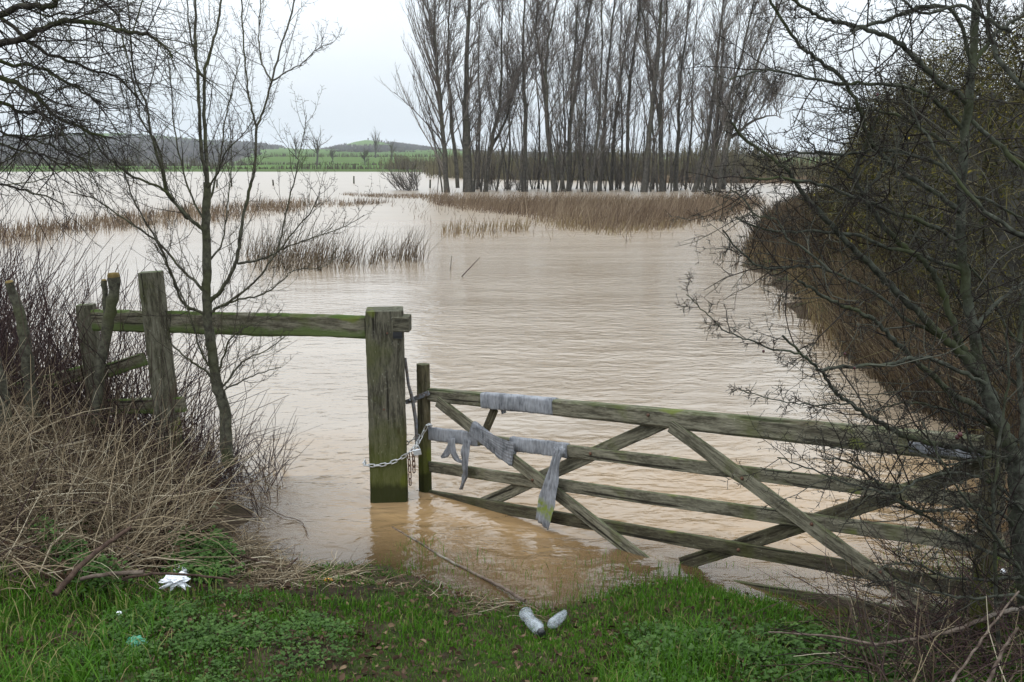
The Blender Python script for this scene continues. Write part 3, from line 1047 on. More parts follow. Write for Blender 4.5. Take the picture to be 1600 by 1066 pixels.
def brush_belt(name, mat, pts, hmin, hmax, depthw, dens, width, label, cat, group=None, kind=None, lean=.25):
    """a belt of twiggy growth along a ground line"""
    p = np.array(pts, float)
    seg = np.linalg.norm(np.diff(p, axis=0), axis=1)
    N = int(seg.sum() * dens)
    s = rng.random(N) * seg.sum()
    cum = np.concatenate([[0], np.cumsum(seg)])
    X = np.interp(s, cum, p[:, 0]) + rng.normal(0, depthw * .3, N)
    Y = np.interp(s, cum, p[:, 1]) + rng.uniform(-.5, .5, N) * depthw
    Z = np.maximum(height(X, Y), -.1)
    env = .62 + .38 * np.sin(s * .31 + 1.3 * np.sin(s * .083)) * np.sin(s * .11 + 2) + rng.normal(0, .08, N)
    H = rng.uniform(hmin, hmax, N) * env
    a = rng.uniform(0, 6.28, N)
    le = rng.uniform(0, lean, N) * H
    P0 = np.stack([X, Y, Z], -1)
    tip = P0 + np.stack([np.cos(a) * le, np.sin(a) * le, H], -1)
    mid = (P0 + tip) / 2 + np.stack([-np.cos(a) * le * .2, -np.sin(a) * le * .2, H * .05], -1)
    P = np.stack([P0, mid, tip], 1)
    V, Q = ribbons(P, np.tile([[1., 0, 0]], (N, 1)), np.stack([np.full(N, width), np.full(N, width), np.full(N, width * .3)], 1))
    # short side twigs
    M2 = N * 2
    idx = rng.integers(0, N, M2)
    f = rng.uniform(.35, 1, M2)[:, None]
    st = P0[idx] * (1 - f) + tip[idx] * f
    dv = unit(rng.normal(0, 1, (M2, 3)) + np.array([0, 0, .8])) * (H[idx] * rng.uniform(.1, .28, M2))[:, None]
    P2 = np.stack([st, st + dv * .55, st + dv], 1)
    V2, Q2 = ribbons(P2, np.tile([[.8, 0, .6]], (M2, 1)), np.stack([np.full(M2, width * .6)] * 3, 1))
    r = np.concatenate([np.repeat(rng.random(N), 6), np.repeat(rng.random(M2), 6)])
    o = link_mesh(name, quads_mesh(name, np.concatenate([V, V2]), np.concatenate([Q, Q2 + len(V)]), r), mat)
    return tag(o, label, cat, group, kind)


def arc(px0, px1, D, n=12, wob=0.0):
    return [((px - 800) / 1600 * (D + wob * math.sin(px * .02)), D + wob * math.sin(px * .02)) for px in np.linspace(px0, px1, n)]


HG = 'hedges between the far fields'
brush_belt('field_hedge', M['far_twig'], arc(-300, 470, 262, wob=2), .6, 1.6, 3, 6, .09, 'long low hedge on the left far shore below the wooded hill', 'hedge', HG)
brush_belt('field_hedge', M['far_twig'], arc(470, 720, 262, wob=2), .6, 2.2, 4, 9, .07, 'thick brown hedge at the far water edge left of the poplars', 'hedge', HG)
brush_belt('field_hedge', M['far_twig'], arc(400, 740, 420, wob=4), .4, 1.7, 4, 6, .10, 'dark hedge crossing the bright green fields', 'hedge', HG)
brush_belt('field_hedge', M['far_twig'], arc(420, 720, 600, wob=4), .5, 2.8, 6, 6, .13, 'uppermost hedge with small trees at the foot of the knoll', 'hedge', HG)
brush_belt('field_hedge', M['far_twig'], arc(-300, 400, 420, wob=5), 1.5, 4.5, 14, 7, .16, 'tall tree belt at the foot of the wooded hill', 'hedge', HG)
brush_belt('scrub', M['scrub'], [(-6, 165), (2, 145), (14, 138), (40, 134), (75, 132), (140, 126)], 1.6, 5.6, 11, 95, .04,
           'olive brown scrub wood lining the water behind the poplars', 'scrub', kind='stuff')
brush_belt('scrub', M['scrub'], [(-30, 262), (-14, 252), (-7, 175)], 1.5, 4.2, 9, 40, .08,
           'brown scrub on the shore behind the poplar clump left end', 'scrub', kind='stuff')
brush_belt('reed_strip', M['reed'], [(18, 124), (40, 121), (75, 119), (110, 114)], .5, 1.3, 8, 110, .035,
           'strip of brown dead reeds in front of the distant scrub', 'reeds', kind='stuff')

# ---- stakes in the flood
for px, py, hh_, tilt, label in [(339, 293, .75, .1, 'leftmost thin stake standing in the far flood'), (362, 292, .85, 0, 'upright stake right next to the leftmost stake'),
                                 (427, 290, .6, -.05, 'short stake alone in open water between two pairs'), (553, 287, .85, .03, 'tall dark stake standing alone in open flood water'),
                                 (672, 294, .8, .05, 'small stake beside the poplar clump left end')]:
    base = gp(px, py)
    T = Tubes(6)
    T.add([base + Vector((0, 0, -.5)), base + Vector((0, 0, .1)), base + Vector((tilt * .5, 0, hh_ * .98)), base + Vector((tilt * .5, 0, hh_))], [.085, .085, .075, .02])
    tag(T.build('stake', M['bark_dark'], None), label, 'stake', 'old stakes in the flood')


M['bank_growth'] = rnd_mat('bank_growth', [(0, (0.0315, 0.021, 0.014)), (.5, (0.07, 0.049, 0.0308)), (.85, (0.119, 0.0875, 0.0504)), (1, (0.182, 0.147, 0.091))])
# ------------------------------------------------------------------ reeds
def reed_bed(name, pxpoly, N, hmin, hmax, width, mat, label, lean=(.12, .0), jitter=.12, patch=0.0, zmin=-.2, edge=0.0):
    P = np.array([gp(*p).xy for p in pxpoly])
    lo, hi = P.min(0), P.max(0)
    X = rng.uniform(lo[0], hi[0], N * 4)
    Y = rng.uniform(lo[1], hi[1], N * 4)
    sd = poly_sd(P.tolist(), X, Y)
    sc = (hi[1] - lo[1])
    ok = sd > (edge * rng.random(N * 4) ** 2 * sc * .5)
    if patch:
        ok &= (vnoise(X, Y, patch) + .5 * vnoise(X, Y, patch * 3.1)) > rng.uniform(-.9, .7, N * 4)
    X, Y = X[ok][:N], Y[ok][:N]
    n = len(X)
    Z = np.maximum(height(X, Y), zmin)
    H = rng.uniform(hmin, hmax, n) * (.82 + .22 * vnoise(X, Y, .6) + .22 * vnoise(X, Y, 1.9))
    lx = rng.normal(lean[0], jitter, n) * H
    ly = rng.normal(lean[1], jitter, n) * H
    P0 = np.stack([X, Y, Z], -1)
    tip = P0 + np.stack([lx, ly, H], -1)
    mid = P0 * .5 + tip * .5 - np.stack([lx * .18, ly * .18, 0 * lx], -1)
    V, Q = ribbons(np.stack([P0, mid, tip], 1), np.tile([[1., .0, 0]], (n, 1)),
                   np.stack([np.full(n, width), np.full(n, width * .9), np.full(n, width * .25)], 1))
    o = link_mesh(name, quads_mesh(name, V, Q, np.repeat(np.clip(rng.normal(.5, .22, n) + .18 * vnoise(X, Y, .35), 0, 1), 6)), mat)
    return tag(o, label, 'reeds', kind='stuff')


reed_bed('reed_bed', [(655, 312), (820, 320), (1000, 320), (1130, 314), (1192, 316), (1195, 324), (1130, 346), (1040, 360), (960, 366), (860, 352), (800, 338), (720, 330), (680, 322)],
         19000, .4, 1.2, .011, M['reed'], 'broad bed of red brown dead reeds in front of the poplars', lean=(.2, 0), edge=.65, jitter=.22)
reed_bed('reed_bed', [(840, 346), (960, 352), (1090, 346), (1080, 358), (960, 370), (880, 362), (820, 352)],
         800, .3, .7, .009, M['reed_pale'], 'yellowish front fringe of the broad reed bed', lean=(.15, 0), edge=.2)
reed_bed('reed_bed', [(520, 303), (660, 304), (720, 308), (690, 312), (560, 309)], 1800, .2, .5, .016, M['reed'], 'thin low reed line left of the broad bed', edge=.2)
reed_bed('reed_bed', [(430, 316), (540, 314), (620, 316), (540, 324), (450, 326)], 800, .25, .65, .014, M['reed'], 'sparse reed line in open water left of mid view', patch=.5)
reed_bed('reed_bed', [(-150, 374), (60, 352), (250, 332), (400, 320), (480, 317), (475, 332), (330, 350), (180, 364), (40, 382), (-150, 408)], 8500, .25, .9, .011, M['reed'],
         'long red brown reed strip behind the young hawthorn', patch=.8, edge=.35, jitter=.2)
reed_bed('reed_bed', [(365, 398), (450, 396), (560, 398), (640, 400), (672, 412), (640, 420), (560, 424), (470, 428), (400, 424)], 1150, .2, 1.3, .0056, M['bank_growth'],
         'sparse clump of dark reeds standing in the middle of the flood', lean=(.24, 0), jitter=.22, patch=1.6)
reed_bed('reed_bed', [(640, 404), (740, 404), (770, 414), (700, 422), (640, 420)], 260, .08, .25, .008, M['reed'], 'low broken reed stubble right of the sparse clump', lean=(.3, 0), jitter=.5)
reed_bed('reed_bed', [(690, 360), (800, 348), (830, 360), (760, 376), (690, 372)], 260, .35, .75, .011, M['reed_pale'], 'few yellow reed tufts poking up left of the broad bed', patch=1.3)
reed_bed('reed_bed', [(1165, 402), (1200, 350), (1250, 318), (1330, 320), (1420, 400), (1420, 470), (1330, 500), (1280, 480), (1230, 430)], 17000, .5, 1.05, .009, M['bank_growth'],
         'brown dead growth on the right bank below the hedge', lean=(-.08, 0), jitter=.22, zmin=0)
reed_bed('reed_bed', [(1160, 404), (1180, 385), (1230, 400), (1300, 470), (1330, 520), (1320, 560), (1280, 530), (1230, 440)], 1700, .2, .5, .006, M['reed_pale'],
         'yellow green grass edge of the right bank', lean=(-.1, 0), jitter=.25, zmin=-.02)
reed_bed('reed_bed', [(1285, 470), (1330, 470), (1600, 640), (1700, 700), (1600, 720), (1420, 640), (1320, 560)], 7000, .4, 1.0, .005, M['bank_growth'],
         'dry brown grass tangle at the foot of the near hedge', lean=(-.1, 0), jitter=.4, zmin=-.05)

reed_bed('reed_bed', [(1120, 408), (1170, 370), (1240, 420), (1310, 500), (1380, 590), (1340, 600), (1240, 520), (1180, 450)], 900, .15, .7, .005, M['bank_growth'],
         'loose stems standing in the water along the right bank', lean=(-.05, 0), jitter=.3, patch=1.5, zmin=-.05)
reed_bed('reed_bed', [(600, 318), (720, 312), (1200, 312), (1215, 335), (1150, 360), (960, 384), (800, 372), (650, 350)], 900, .2, .8, .009, M['reed'],
         'stray broken reeds scattered round the broad bed', jitter=.4, patch=1.1)

# ------------------------------------------------------------------ hedge on the right bank
hroot = thing('hedgerow', (8, 20, 0.3), 'tall dark evergreen hedgerow with yellow lichen rising on the right bank', 'hedge')
HX = [(7.3, 8.0), (7.6, 12), (8.3, 18), (9.6, 25), (11.7, 32), (16, 40), (24, 49), (36, 56)]
hx = np.array(HX)


def hedge_pts(N, shell=.55):
    s = rng.random(N)
    seg = np.concatenate([[0], np.cumsum(np.linalg.norm(np.diff(hx, axis=0), axis=1))])
    u = s * seg[-1]
    cxx, cyy = np.interp(u, seg, hx[:, 0]), np.interp(u, seg, hx[:, 1])
    top = np.interp(cyy, [8, 12, 18, 24, 30, 34, 42, 56], [4.9, 4.9, 4.7, 4.5, 4.0, 3.4, 3.0, 2.8])
    top = top * (1 + .10 * vnoise(u, u * .3, .9) + .06 * vnoise(u, u * .7, 2.7))
    w = 1.9
    a = rng.uniform(0, math.pi, N)
    rad = rng.uniform(shell, 1.0, N) ** .6 * (1 + .12 * vnoise(u * 1.7, a * 3, 1.6))
    X = cxx - np.cos(a) * w * rad * (1.0 + .25 * (np.sin(a) < .5))
    Z = np.sin(a) ** .8 * top * rad ** .8
    Y = cyy + rng.normal(0, .25, N)
    Z = Z + .15
    return np.stack([X, Y, Z], -1), u


# stems
for k in range(44):
    s = random.random() * (len(HX) - 1)
    j = int(s)
    p = Vector((*(hx[j] + (hx[j + 1] - hx[j]) * (s - j)), .1)) + Vector((random.uniform(-1, 1), 0, 0))
    T = Tubes(5)
    q, qr = grow(T, p, (random.uniform(-.5, .5), random.uniform(-.3, .3), 1), random.uniform(2.5, 3.8), random.uniform(.03, .07), 6, .2, .1, tip=.25)
    T.build('stem', M['bark_dark'], hroot)
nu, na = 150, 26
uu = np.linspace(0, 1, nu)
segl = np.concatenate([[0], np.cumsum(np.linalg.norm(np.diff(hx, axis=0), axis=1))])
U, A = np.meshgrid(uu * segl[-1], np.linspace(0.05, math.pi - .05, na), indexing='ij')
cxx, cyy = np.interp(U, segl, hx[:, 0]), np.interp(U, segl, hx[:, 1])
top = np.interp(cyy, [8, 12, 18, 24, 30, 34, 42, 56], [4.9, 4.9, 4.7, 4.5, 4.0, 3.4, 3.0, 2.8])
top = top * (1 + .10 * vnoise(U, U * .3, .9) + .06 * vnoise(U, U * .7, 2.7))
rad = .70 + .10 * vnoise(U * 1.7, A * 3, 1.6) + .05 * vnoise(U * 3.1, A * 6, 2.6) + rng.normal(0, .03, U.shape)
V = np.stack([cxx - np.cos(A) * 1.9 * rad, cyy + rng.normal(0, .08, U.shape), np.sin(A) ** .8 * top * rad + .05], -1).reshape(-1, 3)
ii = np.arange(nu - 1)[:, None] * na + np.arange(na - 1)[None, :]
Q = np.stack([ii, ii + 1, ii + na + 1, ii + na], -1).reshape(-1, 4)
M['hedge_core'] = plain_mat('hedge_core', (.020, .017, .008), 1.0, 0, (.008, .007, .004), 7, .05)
link_mesh('inner_shade', quads_mesh('inner_shade', V - origin_of(hroot), Q), M['hedge_core'], hroot)  # near-black sheet within the hedge, inner shade put into its colour
N = 46000
C, u = hedge_pts(N, .35)
D = unit(rng.normal(0, 1, (N, 3)) + np.array([-.35, 0, .35]))
L = rng.uniform(.2, .65, N)
P = np.stack([C, C + D * (L * .5)[:, None] + rng.normal(0, .03, (N, 3)), C + D * L[:, None] + rng.normal(0, .05, (N, 3))], 1)
R = np.stack([np.full(N, .006), np.full(N, .0045), np.full(N, .002)], 1) * rng.uniform(.7, 1.6, N)[:, None]
T = Tubes(3)
T.add_many(P, R, rng.random(N))
T.build('twigs', M['hedge_twig'], hroot)
N = 130000
C, u = hedge_pts(N, .2)
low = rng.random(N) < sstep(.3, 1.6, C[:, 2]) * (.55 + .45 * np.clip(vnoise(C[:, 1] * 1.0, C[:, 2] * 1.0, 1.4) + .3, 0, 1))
C = C[low]
N = len(C)
D = unit(rng.normal(0, 1, (N, 3)))
Nn = unit(np.cross(D, rng.normal(0, 1, (N, 3))))
ln = rng.uniform(.03, .075, N)
V, Q = leaves_arrays(C, D, Nn, ln, ln * rng.uniform(.4, .7, N))
yel = np.clip(rng.normal(.5, .22, N) + .35 * vnoise(C[:, 1] * .8 + 2, C[:, 2] * 1.2, 1.2) * (C[:, 2] < 3.2), 0, 1)
link_mesh('foliage', quads_mesh('foliage', V - origin_of(hroot), Q, np.repeat(yel, 7)), M['hedge_leaf'], hroot)


# ------------------------------------------------------------------ timber
def plank(name, p0, p1, w, t, mat, parent=None, face=None, taper=1.0, n=14, wob=.003, ends=(1, 1), bev=.18, rough=0.0):
    """board from p0 to p1, height w (local Z), thickness t (local Y); `face` is the outward normal of its broad side"""
    p0, p1 = Vector(p0), Vector(p1)
    x = (p1 - p0)
    L = x.length
    x.normalize()
    f = Vector(face) if face is not None else Vector((0, -1, 0))
    y = (f - x * f.dot(x)).normalized()
    z = x.cross(y)
    if z.z < 0 and abs(x.z) < .8:
        z, y = -z, y
    z = x.cross(y)
    rot = Matrix((x, y, z)).transposed().to_4x4()
    b = min(w, t) * bev
    hw, ht = w / 2, t / 2
    sect = [(-ht + b, -hw), (ht - b, -hw), (ht, -hw + b), (ht, 0), (ht, hw - b), (ht - b, hw), (0, hw), (-ht + b, hw), (-ht, hw - b), (-ht, 0), (-ht, -hw + b)]
    S = len(sect)
    verts, faces = [], []
    off = random.uniform(0, 100)
    for i in range(n + 1):
        u = i / n
        sc = 1 + (taper - 1) * u
        for j, (a, c) in enumerate(sect):
            nz = noise.noise(Vector((u * L * 4 + off, j * .8, 1.3)))
            nz2 = noise.noise(Vector((u * L * 17 + off, j * 1.9, 7.3)))
            e = .985 if i in (0, n) else 1
            verts.append((u * L, a * e + wob * nz * .6, c * sc * e + wob * nz + rough * nz2))
    for i in range(n):
        for j in range(S):
            faces.append((i * S + j, i * S + (j + 1) % S, (i + 1) * S + (j + 1) % S, (i + 1) * S + j))
    faces.append(tuple(reversed(range(S))))
    faces.append(tuple(n * S + j for j in range(S)))
    me = bpy.data.meshes.new(name)
    me.from_pydata(verts, [], faces)
    me.update()
    o = link_mesh(name, me, mat, parent)
    loc = p0 - (Vector(parent.location) if parent else Vector())
    o.matrix_basis = Matrix.Translation(loc) @ rot
    return o


def bolt(name, p, nrm, r, mat, parent, h=.012):
    T = Tubes(8)
    nrm = Vector(nrm).normalized()
    p = Vector(p)
    T.add([p - nrm * .01, p + nrm * h * .4, p + nrm * h * .85, p + nrm * h], [r, r, r * .7, r * .05], .5)
    return T.build(name, mat, parent)


# ---- gate post
FN = Vector((.10, -1, 0)).normalized()           # front of the fence line
PB = gp(606, 786)
PY = PB.y + .14
proot = thing('gate_post', (PB.x, PY, -.5), 'massive square weathered oak gate post, green at its wet foot', 'gate post')
fw = .275
p_bot = Vector((PB.x + .0, PY, -.5))
topz = at(602, 487, PY - .13).z
p_top = Vector((at(598, 487, PY).x + .012, PY, topz))
plank('post', p_bot, p_top, fw, .27, M['post'], proot, face=FN, n=40, wob=.006, rough=.0035, bev=.06)
# block on the right shoulder; below it a flat black strip painting the notch's shade
cb = at(627, 505, PY - .06)
plank('shoulder_block', cb + Vector((-.05, 0, 0)), cb + Vector((.065, -.005, 0)), .115, .15, M['post'], proot, face=FN, n=4, bev=.08)
nb_ = at(621, 524, PY - .1375)
plank('slot_shade', nb_ + Vector((-.032, 0, 0)), nb_ + Vector((.036, 0, 0)), .045, .006, M['plastic_black'], proot, face=FN, n=2)
for px, py in ((605, 521), (581, 545), (640 - 40, 640)):
    bolt('nail', at(px, py, PY - .137), FN, .008, M['rust'], proot, .006)
# steel latch rod leaning from the post to the gate
T = Tubes(8)
T.add([at(633, 560, PY - .02), at(638, 600, PY + .02), at(645, 626, PY + .05), at(650, 660, PY + .06), at(651, 700, PY + .06)], [.011, .011, .014, .014, .010], .5)
T.build('latch_rod', M['iron'], proot)

# ---- gate
GL, GR = 7.49, 4.95
gl_top, gr_top = at(680, 605, GL), at(1556, 683, GR)
gdir = (Vector((gr_top.x, gr_top.y, 0)) - Vector((gl_top.x, gl_top.y, 0)))
glen = gdir.length
gdir.normalize()
GN = Vector((gdir.y, -gdir.x, 0))                 # towards the camera
if GN.y > 0:
    GN = -GN
groot = thing('field_gate', (gl_top.x, gl_top.y, -.3), 'weathered five bar wooden field gate standing shut in brown flood water', 'gate')


def gpt(px, py, off=0.0):
    """point of the gate's plane seen at a pixel, then moved out of the plane"""
    d = ray(px, py)
    o = Vector((0, 0, CAM_H))
    t = (Vector((gl_top.x, gl_top.y, 0)) - o).dot(GN) / d.dot(GN)
    return o + d * t + GN * off


def gate_rail(name, a, b_, w, t, mat, taper=1.0, ext=0.0, **k):
    p0, p1 = gpt(*a), gpt(*b_)
    p0.z -= 0
    return plank(name, p0 - gdir * ext, p1, w, t, mat, groot, face=GN, taper=taper, n=40, wob=.004, rough=.0015, **k)


# latch stile
s_top = gpt(661, 569)
s_x = s_top.copy()
s_bot = Vector((s_x.x + .004, s_x.y, -.32))
st_o = plank('latch_stile', s_bot, s_top, .098, .085, M['stile'], groot, face=GN, n=24, wob=.004, bev=.25)
# rails (centre line at each end)
gate_rail('top_rail', (672, 616.5), (1570, 706), .095, .072, M['gate'], taper=1.45)
gate_rail('rail', (672, 677.5), (1570, 789), .082, .028, M['gate'])
gate_rail('rail', (672, 729), (1570, 857), .084, .028, M['gate'])
gate_rail('rail', (672, 774), (1570, 930), .084, .028, M['gate_wet'])
gate_rail('rail', (672, 838), (1570, 987), .084, .028, M['gate_wet'])
# hinge stile
h_top = gpt(1558, 668)
plank('hinge_stile', Vector((h_top.x, h_top.y, -.1)), h_top, .10, .085, M['stile'], groot, face=GN, n=20)
# braces
def brace(a, b_, off, w, mat, **k):
    return plank('brace', gpt(*a, off), gpt(*b_, off), w, .024, mat, groot, face=GN, n=24, wob=.004, rough=.002, **k)


brace((1052, 664), (1475, 968), .028, .088, M['gate'])
brace((688, 626), (1020, 882), .028, .088, M['gate'])
brace((1036, 660), (735, 796), -.028, .088, M['gate'])
brace((1540, 728), (1062, 884), -.028, .088, M['gate_wet'])
brace((769, 640), (748, 690), -.028, .06, M['stile'])
# iron strap and bolts
plank('latch_strap', gpt(645, 626, .075), gpt(678, 612, .052), .032, .008, M['iron'], groot, face=GN, n=4, bev=.1)
plank('strap_side', gpt(646, 626, .075), gpt(642, 628, -.06), .032, .008, M['iron'], groot, face=(-1, -.3, 0), n=3, bev=.1)
for px, py in ((652, 623), (672, 615)):
    bolt('bolt', gpt(px, py, .078 if px < 660 else .062), GN, .008, M['iron'], groot, .008)
for px, py, off in ((925, 708, .016), (1165, 745, .042), (1273, 816, .042), (838, 748, .042), (1156, 858, .016), (1018, 647, .038), (1380, 890, .042)):
    bolt('bolt', gpt(px, py, off), GN, .011, M['rust'], groot, .012)


# ---- grey cloth strips tied round the gate
def wrap(name, a, b_, w, t, parent, mat, n=40, amp=.004):
    p0, p1 = Vector(a), Vector(b_)
    x = (p1 - p0)
    L = x.length
    x.normalize()
    y = GN
    z = x.cross(y)
    if z.z < 0:
        z = -z
    verts, faces = [], []
    S = 20
    off = random.uniform(0, 50)
    for i in range(n + 1):
        for j in range(S):
            an = j / S * 2 * math.pi
            ca, sa = math.cos(an), math.sin(an)
            ca2, sa2 = math.copysign(abs(ca) ** .35, ca), math.copysign(abs(sa) ** .35, sa)
            wr = noise.noise(Vector((i / n * L * 38 + off + sa * 1.2, sa * .8, 0))) * amp + noise.noise(Vector((i / n * L * 13 + off, sa * 2, ca * 2))) * amp
            verts.append(p0 + x * (i / n * L) + y * (t / 2 * ca2 + wr * ca) + z * (w / 2 * sa2 + wr * sa) - (parent.location if parent else Vector()))
    for i in range(n):
        for j in range(S):
            faces.append((i * S + j, i * S + (j + 1) % S, (i + 1) * S + (j + 1) % S, (i + 1) * S + j))
    for ring in (0, n):                                  # turned-in edges
        c = p0 + x * (ring / n * L) - (parent.location if parent else Vector())
        verts.append(c)
        k = len(verts) - 1
        for j in range(S):
            faces.append((ring * S + j, ring * S + (j + 1) % S, k))
    me = bpy.data.meshes.new(name)
    me.from_pydata([tuple(v) for v in verts], [], faces)
    me.update()
    return link_mesh(name, me, mat, parent, True)


def tail(name, pts, widths, parent, mat, n=7, amp=.008, thick=.004, twist=0.0, side=None, C=9, freq=9.0):
    """hanging strip of cloth through 3D points"""
    ps = spline(pts, n)
    m_ = len(ps) - 1
    W = np.interp(np.linspace(0, 1, m_ + 1), np.linspace(0, 1, len(widths)), widths)
    verts, faces, rn = [], [], []
    off = random.uniform(0, 50)
    sd_ = Vector(side) if side is not None else gdir
    for i, p in enumerate(ps):
        tan = (ps[min(i + 1, m_)] - ps[max(i - 1, 0)]).normalized()
        s = sd_ - tan * sd_.dot(tan)
        s.normalize()
        nn = tan.cross(s)
        an = twist * i / m_
        s2 = s * math.cos(an) + nn * math.sin(an)
        n2 = tan.cross(s2)
        for j in range(C):
            f = j / (C - 1) - .5
            fold = (math.sin(f * freq + off + i * .12) * .7 + noise.noise(Vector((f * 6, i * .22, off)))) * amp
            verts.append(p + s2 * (f * W[i]) + n2 * fold - (parent.location if parent else Vector()))
            rn.append(i / m_)
    for i in range(m_):
        for j in range(C - 1):
            faces.append((i * C + j, i * C + j + 1, (i + 1) * C + j + 1, (i + 1) * C + j))
    me = bpy.data.meshes.new(name)
    me.from_pydata([tuple(v) for v in verts], [], faces)
    me.update()
    a_ = me.attributes.new('rnd', 'FLOAT', 'POINT')
    a_.data.foreach_set('value', rn)
    o = link_mesh(name, me, mat, parent, True)
    md = o.modifiers.new('solid', 'SOLIDIFY')
    md.thickness = thick
    return o


CG = 'grey cloth strips tied to the gate'
c1 = wrap('cloth_wrap', gpt(757, 625.0), gpt(868, 635.2), .112, .088, None, M['cloth'], 50, .0035)
tag(c1, 'faded grey cloth wrapped smoothly round the top rail of the gate', 'cloth', CG)

cr = thing('cloth_wrap', gpt(672, 677, .02), 'crumpled grey cloth wound along second rail and gathered over the brace', 'cloth', CG)
wrap('rail_wrap', gpt(672, 677.5), gpt(748, 687), .100, .045, cr, M['cloth'], 30, .004)
wrap('rail_wrap', gpt(800, 693.2), gpt(888, 704), .100, .048, cr, M['cloth'], 30, .005)
wrap('brace_wrap', gpt(742, 667, .028), gpt(805, 716, .028), .112, .042, cr, M['cloth'], 40, .006)
tail('gathered_panel', [gpt(746, 667, .062), gpt(762, 677, .068), gpt(784, 692, .07), gpt(802, 704, .066), gpt(810, 708, .058)], [.07, .11, .15, .185, .19], cr, M['cloth'], 9, .006, .003, side=(.30, 0, -1), C=25, freq=46)
tail('hanging_tail', [gpt(741, 684, .07), gpt(739, 705, .08), gpt(738, 728, .078), gpt(736, 742, .07), gpt(731, 761, .07)], [.06, .085, .10, .085, .012], cr, M['cloth'], 7, .012, .003, twist=.7, C=15, freq=17)
tail('loose_loop', [gpt(712, 683, .05), gpt(716, 700, .06), gpt(722, 712, .06), gpt(730, 718, .055), gpt(736, 712, .05)], [.09, .075, .06, .035, .02], cr, M['cloth'], 6, .008)
tail('loose_corner', [gpt(712, 694, .05), gpt(706, 706, .055), gpt(698, 712, .055)], [.05, .055, .015], cr, M['cloth'], 5, .004)
kn = tail('knot_scrap', [gpt(766, 637, -.05), gpt(772, 636, -.05), gpt(778, 640, -.05), gpt(781, 648, -.05)], [.04, .06, .05, .05], cr, M['cloth'], 5, .008, side=(0, 0, 1))

cs = thing('cloth_strip', gpt(880, 700, .03), 'long grey cloth strip tied to second rail and hanging down, green near its end', 'cloth', CG)
tail('strip', [gpt(884, 697, .075), gpt(880, 716, .085), gpt(876, 745, .09), gpt(870, 778, .10), gpt(862, 814, .105)], [.05, .065, .115, .165, .15], cs, M['cloth_algae'], 8, .009, .003, twist=.25, C=19, freq=19)
tail('knot', [gpt(874, 696, .055), gpt(880, 703, .075), gpt(890, 700, .06)], [.055, .045, .05], cs, M['cloth'], 6, .010, side=(0, 0, 1))
tail('knot', [gpt(888, 696, .06), gpt(884, 708, .075), gpt(882, 722, .08)], [.05, .04, .02], cs, M['cloth'], 6, .008)
c3 = wrap('cloth_wrap', gpt(1424, 696), gpt(1545, 708), .062, .088, None, M['cloth'], 30, .004)
tag(c3, 'dark grey strip wound round the top rail behind the hawthorn twigs', 'cloth', CG)


# ---- chain
def link_mesh_data():
    T = []
    Lh, Wh, r = .0165, .0105, .0042
    path = []
    for k in range(6):
        a = -math.pi / 2 + math.pi * k / 5
        path.append((Lh + Wh * math.cos(a), Wh * math.sin(a)))
    for k in range(6):
        a = math.pi / 2 + math.pi * k / 5
        path.append((-Lh + Wh * math.cos(a), Wh * math.sin(a)))
    n = len(path)
    verts, faces = [], []
    for i, (x, y) in enumerate(path):
        x0, y0 = path[i - 1]
        x1, y1 = path[(i + 1) % n]
        t = Vector((x1 - x0, y1 - y0, 0)).normalized()
        s = Vector((-t.y, t.x, 0))
        for j in range(6):
            a = j / 6 * 2 * math.pi
            verts.append(tuple(Vector((x, y, 0)) + s * (r * math.cos(a)) + Vector((0, 0, r * math.sin(a)))))
    for i in range(n):
        for j in range(6):
            faces.append((i * 6 + j, i * 6 + (j + 1) % 6, ((i + 1) % n) * 6 + (j + 1) % 6, ((i + 1) % n) * 6 + j))
    me = bpy.data.meshes.new('link')
    me.from_pydata(verts, [], faces)
    me.update()
    me.polygons.foreach_set('use_smooth', np.ones(len(me.polygons), dtype=bool))
    return me


LINK = link_mesh_data()
LINK.materials.append(M['galv'])
LINK_R = LINK.copy()
LINK_R.materials.clear()
LINK_R.materials.append(M['rust'])


def chain(parent, pts, me, pitch=.041):
    ps = spline(pts, 10)
    d = [0]
    for a_, b_ in zip(ps, ps[1:]):
        d.append(d[-1] + (b_ - a_).length)
    n = max(1, int(d[-1] / pitch))
    for k in range(n):
        s0 = (k + .5) * d[-1] / n
        j = max(0, min(len(ps) - 2, int(np.searchsorted(d, s0)) - 1))
        p = ps[j].lerp(ps[j + 1], (s0 - d[j]) / (d[j + 1] - d[j] + 1e-9))
        x = (ps[j + 1] - ps[j]).normalized()
        ref = GN if k % 2 == 0 else GN.cross(x).normalized()
        ref = (ref + rvec() * .2)
        z = (ref - x * ref.dot(x)).normalized()
        y = z.cross(x)
        o = bpy.data.objects.new('link', me)
        COL.objects.link(o)
        o.parent = parent
        o.matrix_basis = Matrix.Translation(p - parent.location) @ Matrix((x, y, z)).transposed().to_4x4()


